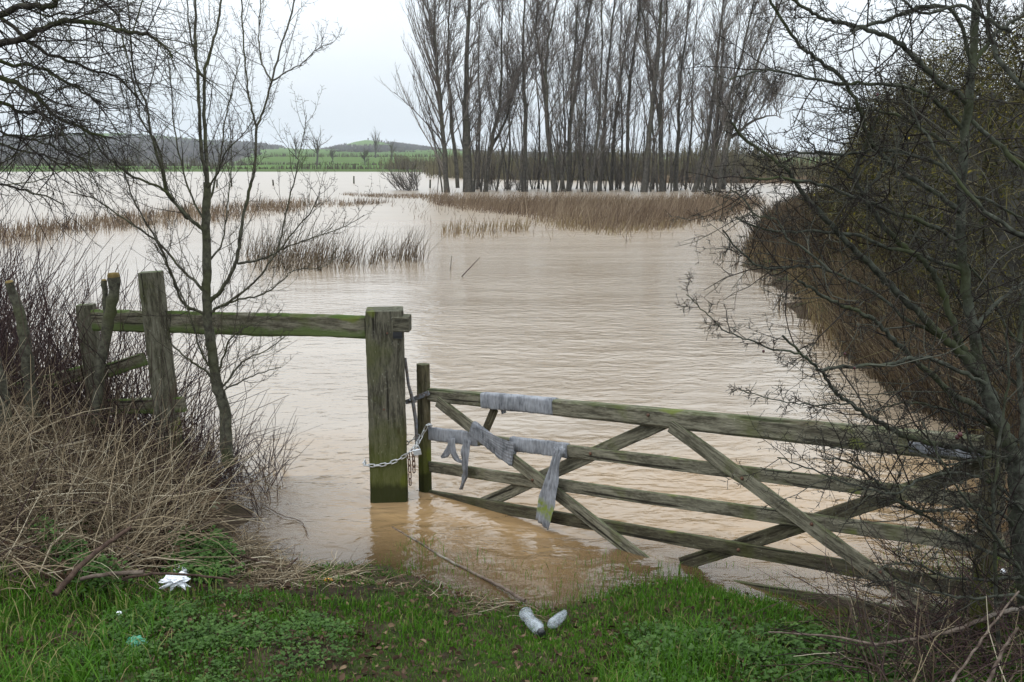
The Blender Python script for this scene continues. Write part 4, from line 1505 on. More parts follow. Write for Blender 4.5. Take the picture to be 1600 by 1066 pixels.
chr_ = thing('chain', at(640, 712, PY - .17), 'galvanised chain looped round the big post and the gate stile', 'chain')
pf = PY - .155
chain(chr_, [at(570, 720, PY), at(572, 727, pf + .02), at(600, 726, pf), at(625, 717, pf), at(645, 702, pf + .0), at(655, 688, 7.40), at(663, 673, 7.42), at(669, 664, 7.42), at(674, 666, 7.52)], LINK)
chain(chr_, [at(631, 696, PY + .12), at(645, 687, PY + .10), at(655, 680, PY + .09)], LINK)
chain(chr_, [at(644, 703, pf), at(646, 715, pf), at(647, 738, pf)], LINK_R)
chain(chr_, [at(638, 708, pf + .0), at(640, 730, pf), at(641, 758, pf)], LINK_R)
lk = thing('padlock', at(652, 706, pf - .02), 'grey steel padlock hanging from the chain beside the gate stile', 'padlock')
c0 = at(652, 707, pf - .02)
plank('body', c0 + Vector((-.026, 0, -.004)), c0 + Vector((.026, 0, .006)), .045, .022, M['padlock'], lk, face=(0, -1, 0), n=4, bev=.2, wob=0)
T = Tubes(8)
T.add([c0 + Vector((-.016, 0, .018)), c0 + Vector((-.016, 0, .04)), c0 + Vector((-.008, 0, .052)), c0 + Vector((.006, 0, .052)), c0 + Vector((.014, 0, .04)), c0 + Vector((.014, 0, .02))], [.004] * 6, .5)
T.build('shackle', M['galv'], lk)

# ---- fence on the left
froot = thing('wooden_fence', at(250, 640, 7.75), 'old post and rail fence with a mossy top rail, left of the gate post', 'fence')


def fpost(tx, ty, bx, by, Y, w, t, mat=M['fence'], **k):
    a_, b_ = at(bx, by, Y), at(tx, ty, Y)
    a_.z = min(a_.z, .05) - .2
    return plank('post', a_, b_, w, t, mat, froot, face=FN, n=22, wob=.007, bev=.10, rough=.003, **k)


fpost(235, 425, 272, 690, 7.72, .165, .15)
fpost(134, 476, 160, 660, 7.9, .13, .11)
plank('top_rail', at(146, 500, 7.86), at(572, 511, PY - .02), .165, .06, M['rail'], froot, face=FN, n=60, wob=.009, bev=.25, rough=.005)
plank('rail', at(148, 586, 7.95), at(225, 561, 7.80), .105, .05, M['rail'], froot, face=FN, n=20, wob=.006, bev=.2)
plank('rail', at(15, 612, 8.25), at(140, 580, 7.97), .11, .05, M['rail'], froot, face=FN, n=20, wob=.008, bev=.2)
plank('rail', at(165, 636, 7.9), at(288, 632, 7.66), .12, .05, M['rail'], froot, face=FN, n=20, wob=.008, bev=.2)


# ---- cut trunks
def stump(pts, rads, label, jag=.0):
    root = thing('cut_trunk', pts[0], label, 'stump', 'lopped trunks in the hedge gap')
    T = Tubes(10)
    ps = spline(pts, 5)
    m_ = len(ps) - 1
    rr_ = np.interp(np.linspace(0, 1, m_ + 1), np.linspace(0, 1, len(rads)), rads)
    ps = [p + rvec() * .008 for p in ps]
    rr_ = rr_ * .72
    T.add(ps, [r_ * random.uniform(.86, 1.14) for r_ in rr_])
    T.build('trunk', M['bark_sapling'], root)
    T2 = Tubes(10)
    d = (ps[-1] - ps[-2]).normalized()
    T2.add([ps[-1] - d * .05, ps[-1] - d * .01, ps[-1] + d * .008, ps[-1] + d * .012], [rr_[-1] * .9, rr_[-1] * 1.03, rr_[-1] * .85, .001])
    T2.build('cut_end', M['cut_wood'], root)


stump([at(50, 650, 7.4), at(44, 580, 7.4), at(32, 500, 7.4), at(14, 442, 7.4)], [.075, .06, .05, .042], 'leaning lopped trunk at the far left with a yellow cut tip')
stump([at(150, 660, 7.55), at(155, 590, 7.55), at(166, 520, 7.55), at(176, 470, 7.55), at(178, 427, 7.55)], [.06, .05, .055, .06, .062], 'thick pale topped lopped trunk beside the mossy fence rail')
stump([at(168, 505, 7.58), at(164, 475, 7.6), at(162, 438, 7.6)], [.035, .03, .028], 'thin lopped stem tight against the pale topped trunk')
stump([at(8, 690, 7.0), at(2, 620, 7.0), at(-12, 560, 7.0)], [.085, .075, .07], 'broad mossy trunk cut by the left picture edge')

# ------------------------------------------------------------------ young hawthorn by the fence
SY = 7.35
sroot = thing('hawthorn_sapling', at(355, 706, SY), 'young bare hawthorn with many upright branches growing through the fence', 'tree')
TT, TC = Tubes(8), Tubes(3)
limbs = []


def L_(px, y1=None, r0=.02, r1=.006, n=5, y0=SY, tw=None, lm=(.12, .38)):
    q = limb(TT, px, y0, SY if y1 is None else y1, r0, r1, n, .005, .66)
    limbs.append((q, tw, lm))


L_([(357, 725), (354, 700), (351, 640), (338, 600), (332, 556), (326, 515), (323, 464), (323, 414), (322, 338), (324, 285)], r0=.075, r1=.042, tw=8)
L_([(324, 290), (317, 250), (313, 200), (309, 128), (305, 64), (306, 0), (304, -60)], 7.3, .024, .010, tw=18)
L_([(324, 290), (321, 220), (319, 121), (332, 70), (343, 22), (348, -40)], 7.4, .024, .009, tw=18)
L_([(319, 125), (308, 100), (296, 40), (290, -30)], 7.5, .012, .006, tw=10)
L_([(323, 365), (310, 352), (298, 343), (263, 305), (252, 261), (236, 210), (230, 166), (210, 118), (204, 57), (198, -20)], 7.0, .024, .007, tw=24)
L_([(263, 305), (258, 280), (245, 225), (222, 190), (212, 150), (205, 110), (190, 50), (185, -20)], 7.6, .014, .006, tw=18)
L_([(300, 345), (287, 335), (262, 302), (236, 287), (205, 275), (179, 255), (160, 239), (137, 204), (110, 180)], 6.8, .018, .006, tw=20)
L_([(324, 460), (305, 440), (284, 422), (263, 394), (236, 370), (195, 343), (150, 312), (110, 300)], 7.8, .020, .006, tw=22)
L_([(324, 492), (312, 488), (287, 473), (270, 436), (250, 384), (219, 332), (201, 291), (190, 250)], 7.0, .019, .006, tw=22)
L_([(326, 472), (338, 462), (349, 449), (366, 418), (373, 387), (379, 343), (391, 291), (399, 257), (400, 204), (408, 182), (424, 128), (440, 70), (459, 6), (470, -50)], 7.2, .026, .007, tw=28)
L_([(401, 200), (392, 165), (386, 128), (380, 64), (378, 0), (380, -40)], 7.3, .012, .006, y0=7.25, tw=16)
L_([(424, 128), (410, 100), (404, 60), (407, 10), (410, -30)], 7.5, .010, .005, y0=7.22, tw=12)
L_([(426, 126), (450, 112), (472, 99), (497, 76), (520, 66)], 7.0, .009, .003, y0=7.2, tw=9)
L_([(371, 412), (390, 409), (408, 405), (432, 394), (440, 367), (452, 312), (466, 257), (466, 245), (475, 210), (479, 180)], 7.6, .015, .004, tw=20)
L_([(432, 394), (460, 382), (494, 370), (535, 356), (569, 336)], 7.2, .010, .003, y0=7.45, tw=12)
L_([(328, 490), (341, 480), (356, 473), (397, 442), (425, 405), (459, 363), (487, 329), (500, 300)], 6.9, .018, .004, tw=20)
L_([(345, 478), (375, 468), (411, 460), (440, 440), (459, 422), (500, 418), (530, 400)], 7.7, .013, .003, tw=18)
L_([(341, 583), (350, 555), (358, 532), (378, 515), (400, 505), (440, 492)], 7.0, .014, .004, tw=12)
L_([(347, 605), (355, 596), (375, 570), (389, 559), (415, 549), (446, 525)], 7.2, .014, .004, tw=12)
L_([(350, 625), (351, 610), (370, 600), (389, 590), (415, 580), (439, 574)], 6.9, .012, .004, tw=9)
L_([(338, 605), (331, 590), (315, 575), (297, 563), (270, 539), (264, 520), (267, 495)], 7.0, .016, .006, tw=10)
L_([(334, 570), (326, 570), (314, 549), (301, 508), (290, 475), (277, 448), (265, 420), (257, 407), (240, 380)], 7.1, .014, .005, tw=16)
L_([(325, 330), (335, 285), (345, 240), (352, 190), (365, 130), (375, 90)], 7.8, .014, .005, tw=18)
L_([(324, 410), (345, 385), (352, 350), (358, 300), (362, 250), (360, 200)], 7.9, .013, .004, tw=16)
L_([(322, 350), (300, 310), (285, 262), (272, 200), (268, 140), (262, 80)], 7.7, .013, .005, tw=18)
L_([(322, 300), (340, 270), (352, 240), (375, 215), (395, 190)], 6.9, .012, .004, tw=14)
for (q, tw, lm) in limbs:
    if tw:
        twigs(TC, q[0], q[1], int(tw * 1.25), lm[0], lm[1] * 1.25, 1, .24, .22, .12, (.45, 1.0), 3, .0021, (2, 4), .0075)
TT.build('trunk', M['bark_sapling'], sroot)
TC.build('twigs', M['twig_sapling'], sroot)

# ------------------------------------------------------------------ overhanging hawthorn at the upper left
OY = 6.6
oroot = thing('hawthorn_tree', (-5.2, 6.9, .2), 'old bare hawthorn hanging dense dark twigs in from the upper left', 'tree')
TT, TC = Tubes(8), Tubes(3)
limbs = []
base = Vector((-5.2, 6.9, .2))
TT.add(spline([base, base + Vector((.1, 0, 1.2)), at(-330, 120, OY + .2), at(-300, 0, OY + .1)], 5), list(np.linspace(.16, .09, 16)))
for px, y1, r0, r1, tw in [
    ([(-320, 60), (-150, 60), (-60, 55), (0, 25), (38, 10), (80, 10), (92, -10), (110, -40)], 6.3, .042, .016, 30),
    ([(-320, 110), (-200, 110), (-80, 95), (0, 70), (41, 57), (80, 38), (121, 33), (179, 45), (230, 54), (255, 70), (270, 90)], 6.2, .042, .008, 50),
    ([(-330, 150), (-200, 120), (-80, 110), (0, 123), (32, 134), (70, 163), (86, 182), (134, 204), (165, 215)], 6.5, .035, .008, 42),
    ([(-330, 160), (-150, 140), (0, 160), (26, 174), (64, 179), (100, 195)], 6.9, .025, .006, 30),
    ([(-320, 130), (-180, 30), (-80, -40), (40, -50), (120, -30), (170, 10), (200, 50)], 6.8, .035, .007, 42),
    ([(-330, 150), (-200, 190), (-100, 210), (0, 228), (60, 240), (110, 262)], 6.7, .02, .005, 22),
    ([(-330, 180), (-200, 230), (-90, 270), (0, 290), (50, 300), (100, 320)], 6.4, .018, .005, 18),
    ([(-330, 60), (-200, 0), (-60, -10), (60, 75), (130, 105), (180, 120), (215, 150)], 7.2, .028, .006, 38),
    ([(-330, 100), (-150, 90), (0, 100), (70, 110), (130, 145), (170, 170)], 7.0, .025, .006, 38),
    ([(-330, 170), (-150, 170), (-40, 200), (40, 215), (80, 228), (140, 250)], 7.2, .018, .005, 22),
    ([(-330, 60), (-150, 10), (0, -20), (60, 20), (140, 20), (190, -10)], 7.4, .02, .005, 34),
]:
    q = limb(TT, px, OY + .1, y1, r0, r1, 5, .02)
    limbs.append((q, tw))
for q, tw in limbs:
    twigs(TC, q[0], q[1], int(tw * 1.1), .3, .95, 2, -.03, .36, .30, (.5, 1.2), 0, .0024, (2, 5), .007)
TT.build('trunk', M['bark_dark'], oroot)
TC.build('twigs', M['twig_dark'], oroot)

# ------------------------------------------------------------------ hawthorn in front of the gate on the right
RY = 4.6
hb = at(1598, 905, RY)
rroot = thing('hawthorn_tree', hb, 'bare hawthorn with long grey green limbs reaching across the gate from the right', 'tree')
TT, TC = Tubes(8), Tubes(3)
limbs = []


def R_(px, y1, r0, r1, tw, y0=RY, lm=(.08, .30), n=5):
    limbs.append((limb(TT, px, y0, y1, r0, r1, n, .006), tw, lm))


R_([(1608, 960), (1600, 900), (1592, 820), (1588, 740), (1572, 690), (1552, 640), (1534, 588)], RY, .066, .046, 14)
R_([(1534, 590), (1524, 540), (1512, 470), (1505, 400), (1500, 330), (1506, 240), (1513, 165), (1520, 90), (1526, 20), (1532, -60)], RY, .036, .022, 22)
R_([(1534, 592), (1510, 562), (1481, 533), (1445, 498), (1406, 461), (1370, 424), (1342, 397), (1318, 372), (1293, 345), (1264, 311), (1240, 282), (1225, 263), (1169, 221), (1140, 190)], 4.1, .030, .006, 30)
R_([(1536, 588), (1515, 560), (1500, 535), (1484, 490), (1470, 450), (1448, 412), (1431, 398), (1399, 375), (1372, 340), (1350, 307), (1338, 281), (1345, 240), (1362, 205), (1371, 184)], 4.4, .026, .009, 20)
R_([(1338, 283), (1310, 262), (1285, 245), (1262, 215)], 4.3, .008, .004, 8, y0=4.42)
R_([(1350, 305), (1375, 270), (1400, 235), (1412, 210)], 4.5, .010, .005, 7, y0=4.42)
R_([(1565, 675), (1530, 640), (1481, 611), (1450, 580), (1425, 559), (1395, 530), (1369, 503), (1340, 486), (1313, 476), (1280, 458), (1247, 439)], 4.0, .022, .007, 22)
R_([(1575, 720), (1530, 705), (1490, 698), (1425, 686), (1390, 668), (1361, 653), (1335, 635), (1313, 619), (1295, 598), (1283, 581), (1255, 555), (1223, 525)], 3.9, .020, .006, 24)
R_([(1250, 552), (1210, 546), (1170, 532), (1130, 515), (1100, 488), (1072, 460)], 3.8, .006, .002, 10, y0=3.93, lm=(.04, .12))
R_([(1283, 581), (1300, 575), (1345, 572), (1390, 570), (1420, 560), (1450, 560), (1490, 575), (1540, 600)], 4.3, .007, .012, 12, y0=3.95)
R_([(1330, 630), (1290, 632), (1240, 630), (1190, 618), (1155, 608)], 3.9, .005, .002, 8, y0=3.95, lm=(.04, .1))
# upper limbs to the left of the stem
R_([(1510, 160), (1490, 142), (1469, 131), (1435, 94), (1410, 72), (1383, 56), (1338, 41), (1310, 35), (1281, 26), (1255, 11), (1225, -10)], 4.2, .020, .008, 24)
R_([(1500, 335), (1488, 319), (1430, 283), (1375, 240), (1353, 203), (1345, 173), (1315, 124), (1274, 90), (1244, 64), (1206, 4), (1198, -30)], 4.1, .017, .007, 26)
R_([(1502, 200), (1470, 165), (1430, 140), (1390, 132), (1340, 130), (1290, 128), (1240, 118), (1190, 110), (1140, 125)], 4.0, .014, .004, 22)
R_([(1520, 100), (1490, 20), (1440, 12), (1390, 30), (1345, 42), (1330, 48)], 4.3, .012, .009, 12)
R_([(1503, 240), (1460, 212), (1400, 180), (1350, 172), (1320, 168)], 4.8, .013, .006, 16)
R_([(1502, 280), (1450, 250), (1380, 235), (1330, 240), (1270, 238), (1220, 240), (1180, 245)], 4.2, .013, .004, 18)
R_([(1503, 380), (1450, 350), (1390, 330), (1340, 310), (1290, 290), (1230, 280), (1160, 278)], 4.0, .014, .006, 20)
R_([(1500, 420), (1440, 400), (1380, 385), (1330, 365), (1270, 362), (1210, 362), (1150, 340)], 4.1, .013, .005, 18)
R_([(1478, 530), (1420, 500), (1360, 455), (1300, 425), (1250, 415), (1200, 420), (1160, 395), (1130, 360)], 3.9, .012, .004, 20)
R_([(1300, 425), (1270, 400), (1230, 372), (1215, 345), (1180, 335), (1150, 300), (1130, 310)], 4.0, .007, .003, 12, y0=3.95)
# right side
R_([(1518, 188), (1560, 225), (1600, 263), (1650, 300), (1700, 330)], 4.4, .012, .022, 12)
R_([(1510, 120), (1550, 60), (1600, 20), (1650, -30)], 4.8, .014, .008, 12)
R_([(1505, 300), (1560, 320), (1600, 340), (1680, 330)], 4.7, .010, .005, 12)
R_([(1520, 520), (1560, 470), (1600, 440), (1660, 380)], 4.9, .014, .008, 14)
R_([(1590, 760), (1600, 660), (1590, 560), (1600, 470), (1620, 380)], 4.9, .022, .012, 14)
R_([(1580, 50), (1540, 30), (1500, 8), (1440, 20), (1400, -10)], 4.4, .012, .006, 12, y0=4.3)
R_([(1700, 200), (1620, 150), (1560, 90), (1545, 30), (1550, -30)], 4.4, .016, .010, 16, y0=4.2)
R_([(1700, 450), (1640, 400), (1600, 370), (1540, 330), (1480, 260), (1440, 200), (1420, 150)], 4.3, .016, .006, 18, y0=4.1)
# low limbs
R_([(1590, 830), (1560, 800), (1510, 790), (1450, 800), (1400, 780), (1360, 745), (1320, 720), (1290, 715)], 4.0, .015, .004, 24)
R_([(1588, 780), (1540, 750), (1490, 740), (1440, 748), (1400, 770), (1340, 760), (1270, 735), (1215, 715)], 3.9, .012, .003, 22)
R_([(1596, 880), (1540, 860), (1500, 838), (1450, 810), (1410, 790), (1375, 760), (1330, 770)], 4.2, .013, .004, 22)
R_([(1600, 900), (1560, 905), (1510, 905), (1460, 895), (1430, 880), (1380, 885)], 4.0, .012, .004, 18)
R_([(1590, 720), (1540, 715), (1480, 725), (1420, 700), (1360, 690), (1300, 700)], 4.3, .010, .003, 20)
R_([(1590, 690), (1540, 660), (1480, 640), (1420, 630), (1370, 640)], 4.6, .012, .004, 18)
R_([(1560, 1040), (1556, 900), (1552, 800), (1560, 700), (1575, 600), (1570, 520)], 4.3, .014, .006, 22, y0=4.35)
R_([(1620, 1000), (1600, 900), (1570, 860), (1540, 820), (1500, 770), (1470, 720), (1440, 660)], 4.1, .012, .004, 22, y0=4.4)
R_([(1640, 900), (1600, 800), (1560, 770), (1520, 700), (1500, 650), (1470, 600)], 4.4, .013, .004, 22, y0=4.6)
R_([(1640, 960), (1580, 930), (1520, 935), (1460, 925), (1400, 905), (1350, 915)], 4.1, .011, .004, 20, y0=4.3)
R_([(1700, 700), (1640, 640), (1590, 600), (1540, 540), (1500, 470), (1480, 420)], 4.7, .014, .005, 20, y0=4.8)
R_([(1700, 600), (1640, 560), (1580, 520), (1530, 430), (1460, 380), (1400, 360)], 4.6, .012, .004, 20, y0=4.8)
for (q, tw, lm) in limbs:
    twigs(TC, q[0], q[1], int(tw * 1.35), lm[0], lm[1] * 1.6, 1, .04, .30, .10, (.5, 1.25), 4, .0022, (2, 5), .0095)
TT.build('trunk', M['bark_hawthorn'], rroot)
TC.build('twigs', M['twig_hawthorn'], rroot)
bm_v, bm_f = [], []
for px, py, Y in ((1371, 148, 4.2), (1193, 549, 3.9), (1500, 679, 4.1), (1320, 553, 4.0), (1335, 575, 4.0), (1496, 683, 4.12)):
    c = at(px, py, Y)
    T = Tubes(8)
    rb = .006 if py < 670 else .011
    T.add([c + Vector((0, 0, rb * z_)) for z_ in (-1, -.7, 0, .7, 1)], [rb * .1, rb * .72, rb, rb * .72, rb * .1])
    T.build('berry', M['berry'], rroot)

# ------------------------------------------------------------------ bramble thicket at the left
def stems(N, region, L, r, mat, name, label, up=(.3, 1.2), arch=.5, K=5, zadd=0.0, cat='bramble', sides=3, dirbias=(0, 0)):
    P = np.array(region, float)
    lo, hi = P.min(0), P.max(0)
    X = rng.uniform(lo[0], hi[0], N * 5)
    Y = rng.uniform(lo[1], hi[1], N * 5)
    ok = poly_sd(region, X, Y) > 0
    X, Y = X[ok][:N], Y[ok][:N]
    n = len(X)
    Z = np.maximum(height(X, Y), -.05) + rng.uniform(0, 1, n) * zadd
    a = rng.uniform(0, 6.28, n)
    el = rng.uniform(up[0], up[1], n)
    d0 = np.stack([np.cos(a) * np.cos(el) + dirbias[0], np.sin(a) * np.cos(el) + dirbias[1], np.sin(el)], -1)
    Ln = rng.uniform(L[0], L[1], n)
    pts = [np.stack([X, Y, Z], -1)]
    d = d0
    for k in range(K - 1):
        pts.append(pts[-1] + d * (Ln / (K - 1))[:, None])
        d = unit(d + np.array([0, 0, -arch / (K - 1)]) + rng.normal(0, .16, (n, 3)))
    P = np.stack(pts, 1)
    g = height(P[:, 1:, 0].ravel(), P[:, 1:, 1].ravel()).reshape(n, K - 1)
    P[:, 1:, 2] = np.maximum(P[:, 1:, 2], g + .005)
    R = rng.uniform(r[0], r[1], n)[:, None] * np.linspace(1, .45, K)[None, :]
    T = Tubes(sides)
    T.add_many(P, R, rng.random(n))
    o = T.build(name, mat, None)
    return tag(o, label, cat, kind='stuff')


W2 = lambda l, z=0.15: [tuple(gp(x, y, z).xy) for x, y in l]
thick = [(-7, 7.6), (-4.3, 7.4), (-3.0, 7.35), (-2.45, 7.7), (-2.7, 8.5), (-3.5, 9.4), (-5, 10.2), (-7.5, 10.8)]
stems(2600, thick, (.6, 1.7), (.0025, .006), M['bramble'], 'bramble_thicket', 'purple brown bare bramble thicket behind the old fence', (.7, 1.5), .35)
stems(1200, [(-7.5, 8.2), (-4.6, 8.0), (-4.2, 9.4), (-5, 10.2), (-7.5, 10.8)], (1.1, 2.2), (.003, .006), M['bramble'], 'bramble_thicket', 'tallest purple brambles at the left picture edge', (.9, 1.5), .2)
stems(420, [(-3.0, 7.0), (-2.2, 7.1), (-2.0, 7.5), (-2.25, 8.2), (-2.9, 8.4)], (.3, .9), (.002, .005), M['bramble'], 'bramble_thicket', 'reddish brambles round the foot of the young hawthorn', (.5, 1.4), .3)
stems(60, W2([(385, 760), (430, 700), (450, 760), (400, 830)], 0), (.3, .6), (.002, .004), M['bramble'], 'water_twigs', 'thin bare twigs standing in water right of the young hawthorn', (.6, 1.3), .2, cat='twigs')

# dead straw tangle
straw_reg = [(-6.5, 4.4), (-3.6, 4.4), (-2.6, 4.9), (-2.15, 5.3), (-2.0, 5.95), (-2.05, 6.5), (-2.15, 7.1), (-2.45, 7.6), (-3.2, 7.9), (-6.5, 8.2)]
stems(6500, straw_reg, (.25, .8), (.0018, .0050), M['straw'], 'dead_straw', 'pale dead grass and stalks lying tangled on the left bank', (-.15, .6), .5, zadd=.15, cat='dead grass')
stems(3600, straw_reg, (.3, .9), (.0016, .0040), M['straw'], 'dead_straw', 'upright broken stalks rising from the left bank tangle', (.3, 1.45), .35, zadd=.05, cat='dead grass')
stems(320, straw_reg, (.4, 1.1), (.002, .0045), M['bramble'], 'bramble_stems', 'dark bramble stems criss crossing the dead grass', (.1, 1.2), .9, zadd=.1, cat='bramble')
# flood wrack along the left water edge
stems(900, W2([(380, 830), (420, 860), (480, 890), (560, 885), (560, 905), (460, 925), (390, 910), (340, 870)], .05), (.06, .3), (.0015, .004), M['straw'], 'flood_wrack', 'brown stalks and bark washed up at the water edge', (-.05, .25), .4, zadd=.03, cat='debris')
stems(150, W2([(560, 900), (760, 925), (860, 965), (900, 985), (760, 975), (600, 930)], .05), (.05, .22), (.0012, .003), M['straw'], 'flood_wrack', 'scattered washed up straws in the grass near the bottles', (-.05, .3), .4, zadd=.03, cat='debris')
lx_ = rng.uniform(-6, -1.6, 60000)
ly_ = rng.uniform(4.5, 8, 60000)
kk = poly_sd(straw_reg, lx_, ly_) > -.05
lx_, ly_ = lx_[kk][:15000], ly_[kk][:15000]
n_ = len(lx_)
C = np.stack([lx_, ly_, height(lx_, ly_) + rng.uniform(.005, .10, n_)], -1)
D = unit(rng.normal(0, 1, (n_, 3)) * np.array([1, 1, .4]))
Nn = unit(np.cross(D, rng.normal(0, 1, (n_, 3))))
ln = rng.uniform(.02, .06, n_)
V, Q = leaves_arrays(C, D, Nn, ln, ln * rng.uniform(.3, .8, n_))
M['dead_leaf'] = rnd_mat('dead_leaf', [(0, (.035, .020, .013)), (.6, (.085, .052, .032)), (1, (.17, .115, .07))])
tag(link_mesh('leaf_litter', quads_mesh('leaf_litter', V, Q, np.repeat(rng.random(n_), 7)), M['dead_leaf']), 'matted brown dead leaves beneath the dead grass on the left bank', 'leaf litter', kind='stuff')
lx_ = rng.uniform(-2.4, 4, 30000)
ly_ = rng.uniform(3.6, 6, 30000)
kk = (poly_sd(NEAR, lx_, ly_) > .02) & (rng.random(30000) < .25 + .5 * np.clip(vnoise(lx_, ly_, 2.6), 0, 1))
lx_, ly_ = lx_[kk], ly_[kk]
n_ = len(lx_)
C = np.stack([lx_, ly_, height(lx_, ly_) + rng.uniform(.002, .03, n_)], -1)
D = unit(rng.normal(0, 1, (n_, 3)) * np.array([1, 1, .3]))
Nn = unit(np.cross(D, rng.normal(0, 1, (n_, 3))))
ln = rng.uniform(.012, .045, n_)
V, Q = leaves_arrays(C, D, Nn, ln, ln * rng.uniform(.12, .7, n_))
tag(link_mesh('leaf_litter', quads_mesh('leaf_litter', V, Q, np.repeat(rng.random(n_) ** 1.5, 7)), M['dead_leaf']), 'dead leaves and broken stalks scattered through the bank grass', 'leaf litter', kind='stuff')
# right lower corner
corner = W2([(1290, 960), (1400, 960), (1480, 930), (1640, 860), (1900, 900), (1900, 1200), (1380, 1200)], .2)
stems(750, corner, (.25, .8), (.002, .0045), M['bramble'], 'bramble_stems', 'dark brambles tangled under the right hawthorn', (0, 1.2), .7, zadd=.15, cat='bramble')
stems(420, corner, (.2, .6), (.0018, .004), M['straw'], 'dead_straw', 'brown dead stalks under the right hawthorn', (.1, 1.4), .5, zadd=.05, cat='dead grass')
stems(2200, [(4.2, 7.5), (5.6, 7.0), (8, 9), (8, 20), (5.6, 20), (4.9, 14), (4.5, 11)], (.5, 1.4), (.003, .006), M['hedge_twig'], 'bramble_thicket', 'dead brown twigs crowding the foot of the hedge on the right bank', (.2, 1.3), .8, zadd=.3)

# ------------------------------------------------------------------ grass and leafy weeds
def grass(N, xr, yr, keepf, lmin, lmax, wid, name, label, dry=0.0, lean=.45):
    X = rng.uniform(*xr, N)
    Y = rng.uniform(*yr, N)
    k = rng.random(N) < keepf(X, Y)
    X, Y = X[k], Y[k]
    n = len(X)
    Z = height(X, Y)
    L = rng.uniform(lmin, lmax, n) * (.8 + .45 * vnoise(X, Y, 2.3) + .2 * vnoise(X, Y, 7.))
    L = np.maximum(L, .02)
    a = rng.uniform(0, 6.28, n)
    le = rng.uniform(.05, lean, n)
    dv = np.stack([np.cos(a), np.sin(a), 0 * a], -1)
    P0 = np.stack([X, Y, Z - .004], -1)
    up = np.array([0, 0, 1.])
    p1 = P0 + up * (L * .45)[:, None] + dv * (L * le * .25)[:, None]
    p2 = p1 + up * (L * .35)[:, None] + dv * (L * le * .6)[:, None]
    p3 = p2 + up * (L * .12)[:, None] + dv * (L * le * .75)[:, None]
    P = np.stack([P0, p1, p2, p3], 1)
    b_ = a + 1.57 + rng.normal(0, .4, n)
    Wd = np.stack([np.cos(b_), np.sin(b_), 0 * b_], -1)
    w = rng.uniform(.6, 1.3, n) * wid
    V, Q = ribbons(P, Wd, np.stack([w, w, w * .75, w * .12], 1))
    c = np.clip(rng.normal(.45, .2, n) + .18 * vnoise(X, Y, 1.7), 0, .9)
    c = np.where(rng.random(n) < .06 + dry + .09 * np.clip(vnoise(X, Y, 3.7), 0, 1), rng.uniform(.9, 1, n), c)
    o = link_mesh(name, quads_mesh(name, V, Q, np.repeat(c, 8)), M['grass'], None, True)
    return tag(o, label, 'grass', kind='stuff')


MUD = [(gp(500, 1022, .25), .46, .19), (gp(455, 925, .1), .62, .20), (gp(335, 915, .15), .3, .12), (gp(590, 905, .05), .30, .10), (gp(420, 1000, .25), .2, .1), (gp(715, 950, .1), .14, .08), (gp(400, 900, .1), .35, .2)]


def lawn(X, Y):
    d = poly_sd(NEAR, X, Y)
    k = sstep(-.16, .12, d) * .9 + .10 * (d > -.45) * (vnoise(X, Y, 4) > -.1)
    st = (Y > 4.72 + (X + 2.7) * .55) & (X < -1.25)
    k = np.where(st, .06, k)
    for p, a_, b_ in MUD:
        e = ((X - p.x) / a_) ** 2 + ((Y - p.y) / b_) ** 2
        k = k * (1 - .88 * sstep(1.3, .5, e + .4 * vnoise(X, Y, 6)))
    k = k * sstep(-1.15, -.35, vnoise(X, Y, 2.9) + .6 * vnoise(X, Y, 8) + .35 * sstep(.0, 1.2, d))
    k = np.where(X > 1.6, k * .75, k)
    k = np.where(d > .9, np.maximum(k, .3), k)
    return k


grass(210000, (-4.6, 4.6), (3.3, 6.4), lawn, .02, .058, .0019, 'grass', 'short vivid green grass on the near bank')
grass(6500, (-3.3, -1.4), (3.6, 5.4), lambda X, Y: np.where(Y < 5.0 + (X + 2.7) * .5, .9, .05) * sstep(-1.5, -1.9, X), .07, .18, .0026, 'long_grass', 'long coarse grass blades in the lower left corner', .12, .8)
grass(4200, (-.8, 3.2), (5.3, 6.6), lambda X, Y: ((poly_sd(NEAR, X, Y) < .02) & (poly_sd(NEAR, X, Y) > -.55) & (vnoise(X, Y, 3) > -.5)) * .9, .05, .13, .0015, 'drowned_grass', 'grass tips poking up through the shallow flood edge', .02, .35)
grass(7000, (.4, 2.8), (4.0, 5.0), lambda X, Y: sstep(-.5, .6, vnoise(X, Y, 2.1)), .07, .16, .0022, 'long_grass', 'taller bright grass tufts at the bottom right', 0, .6)


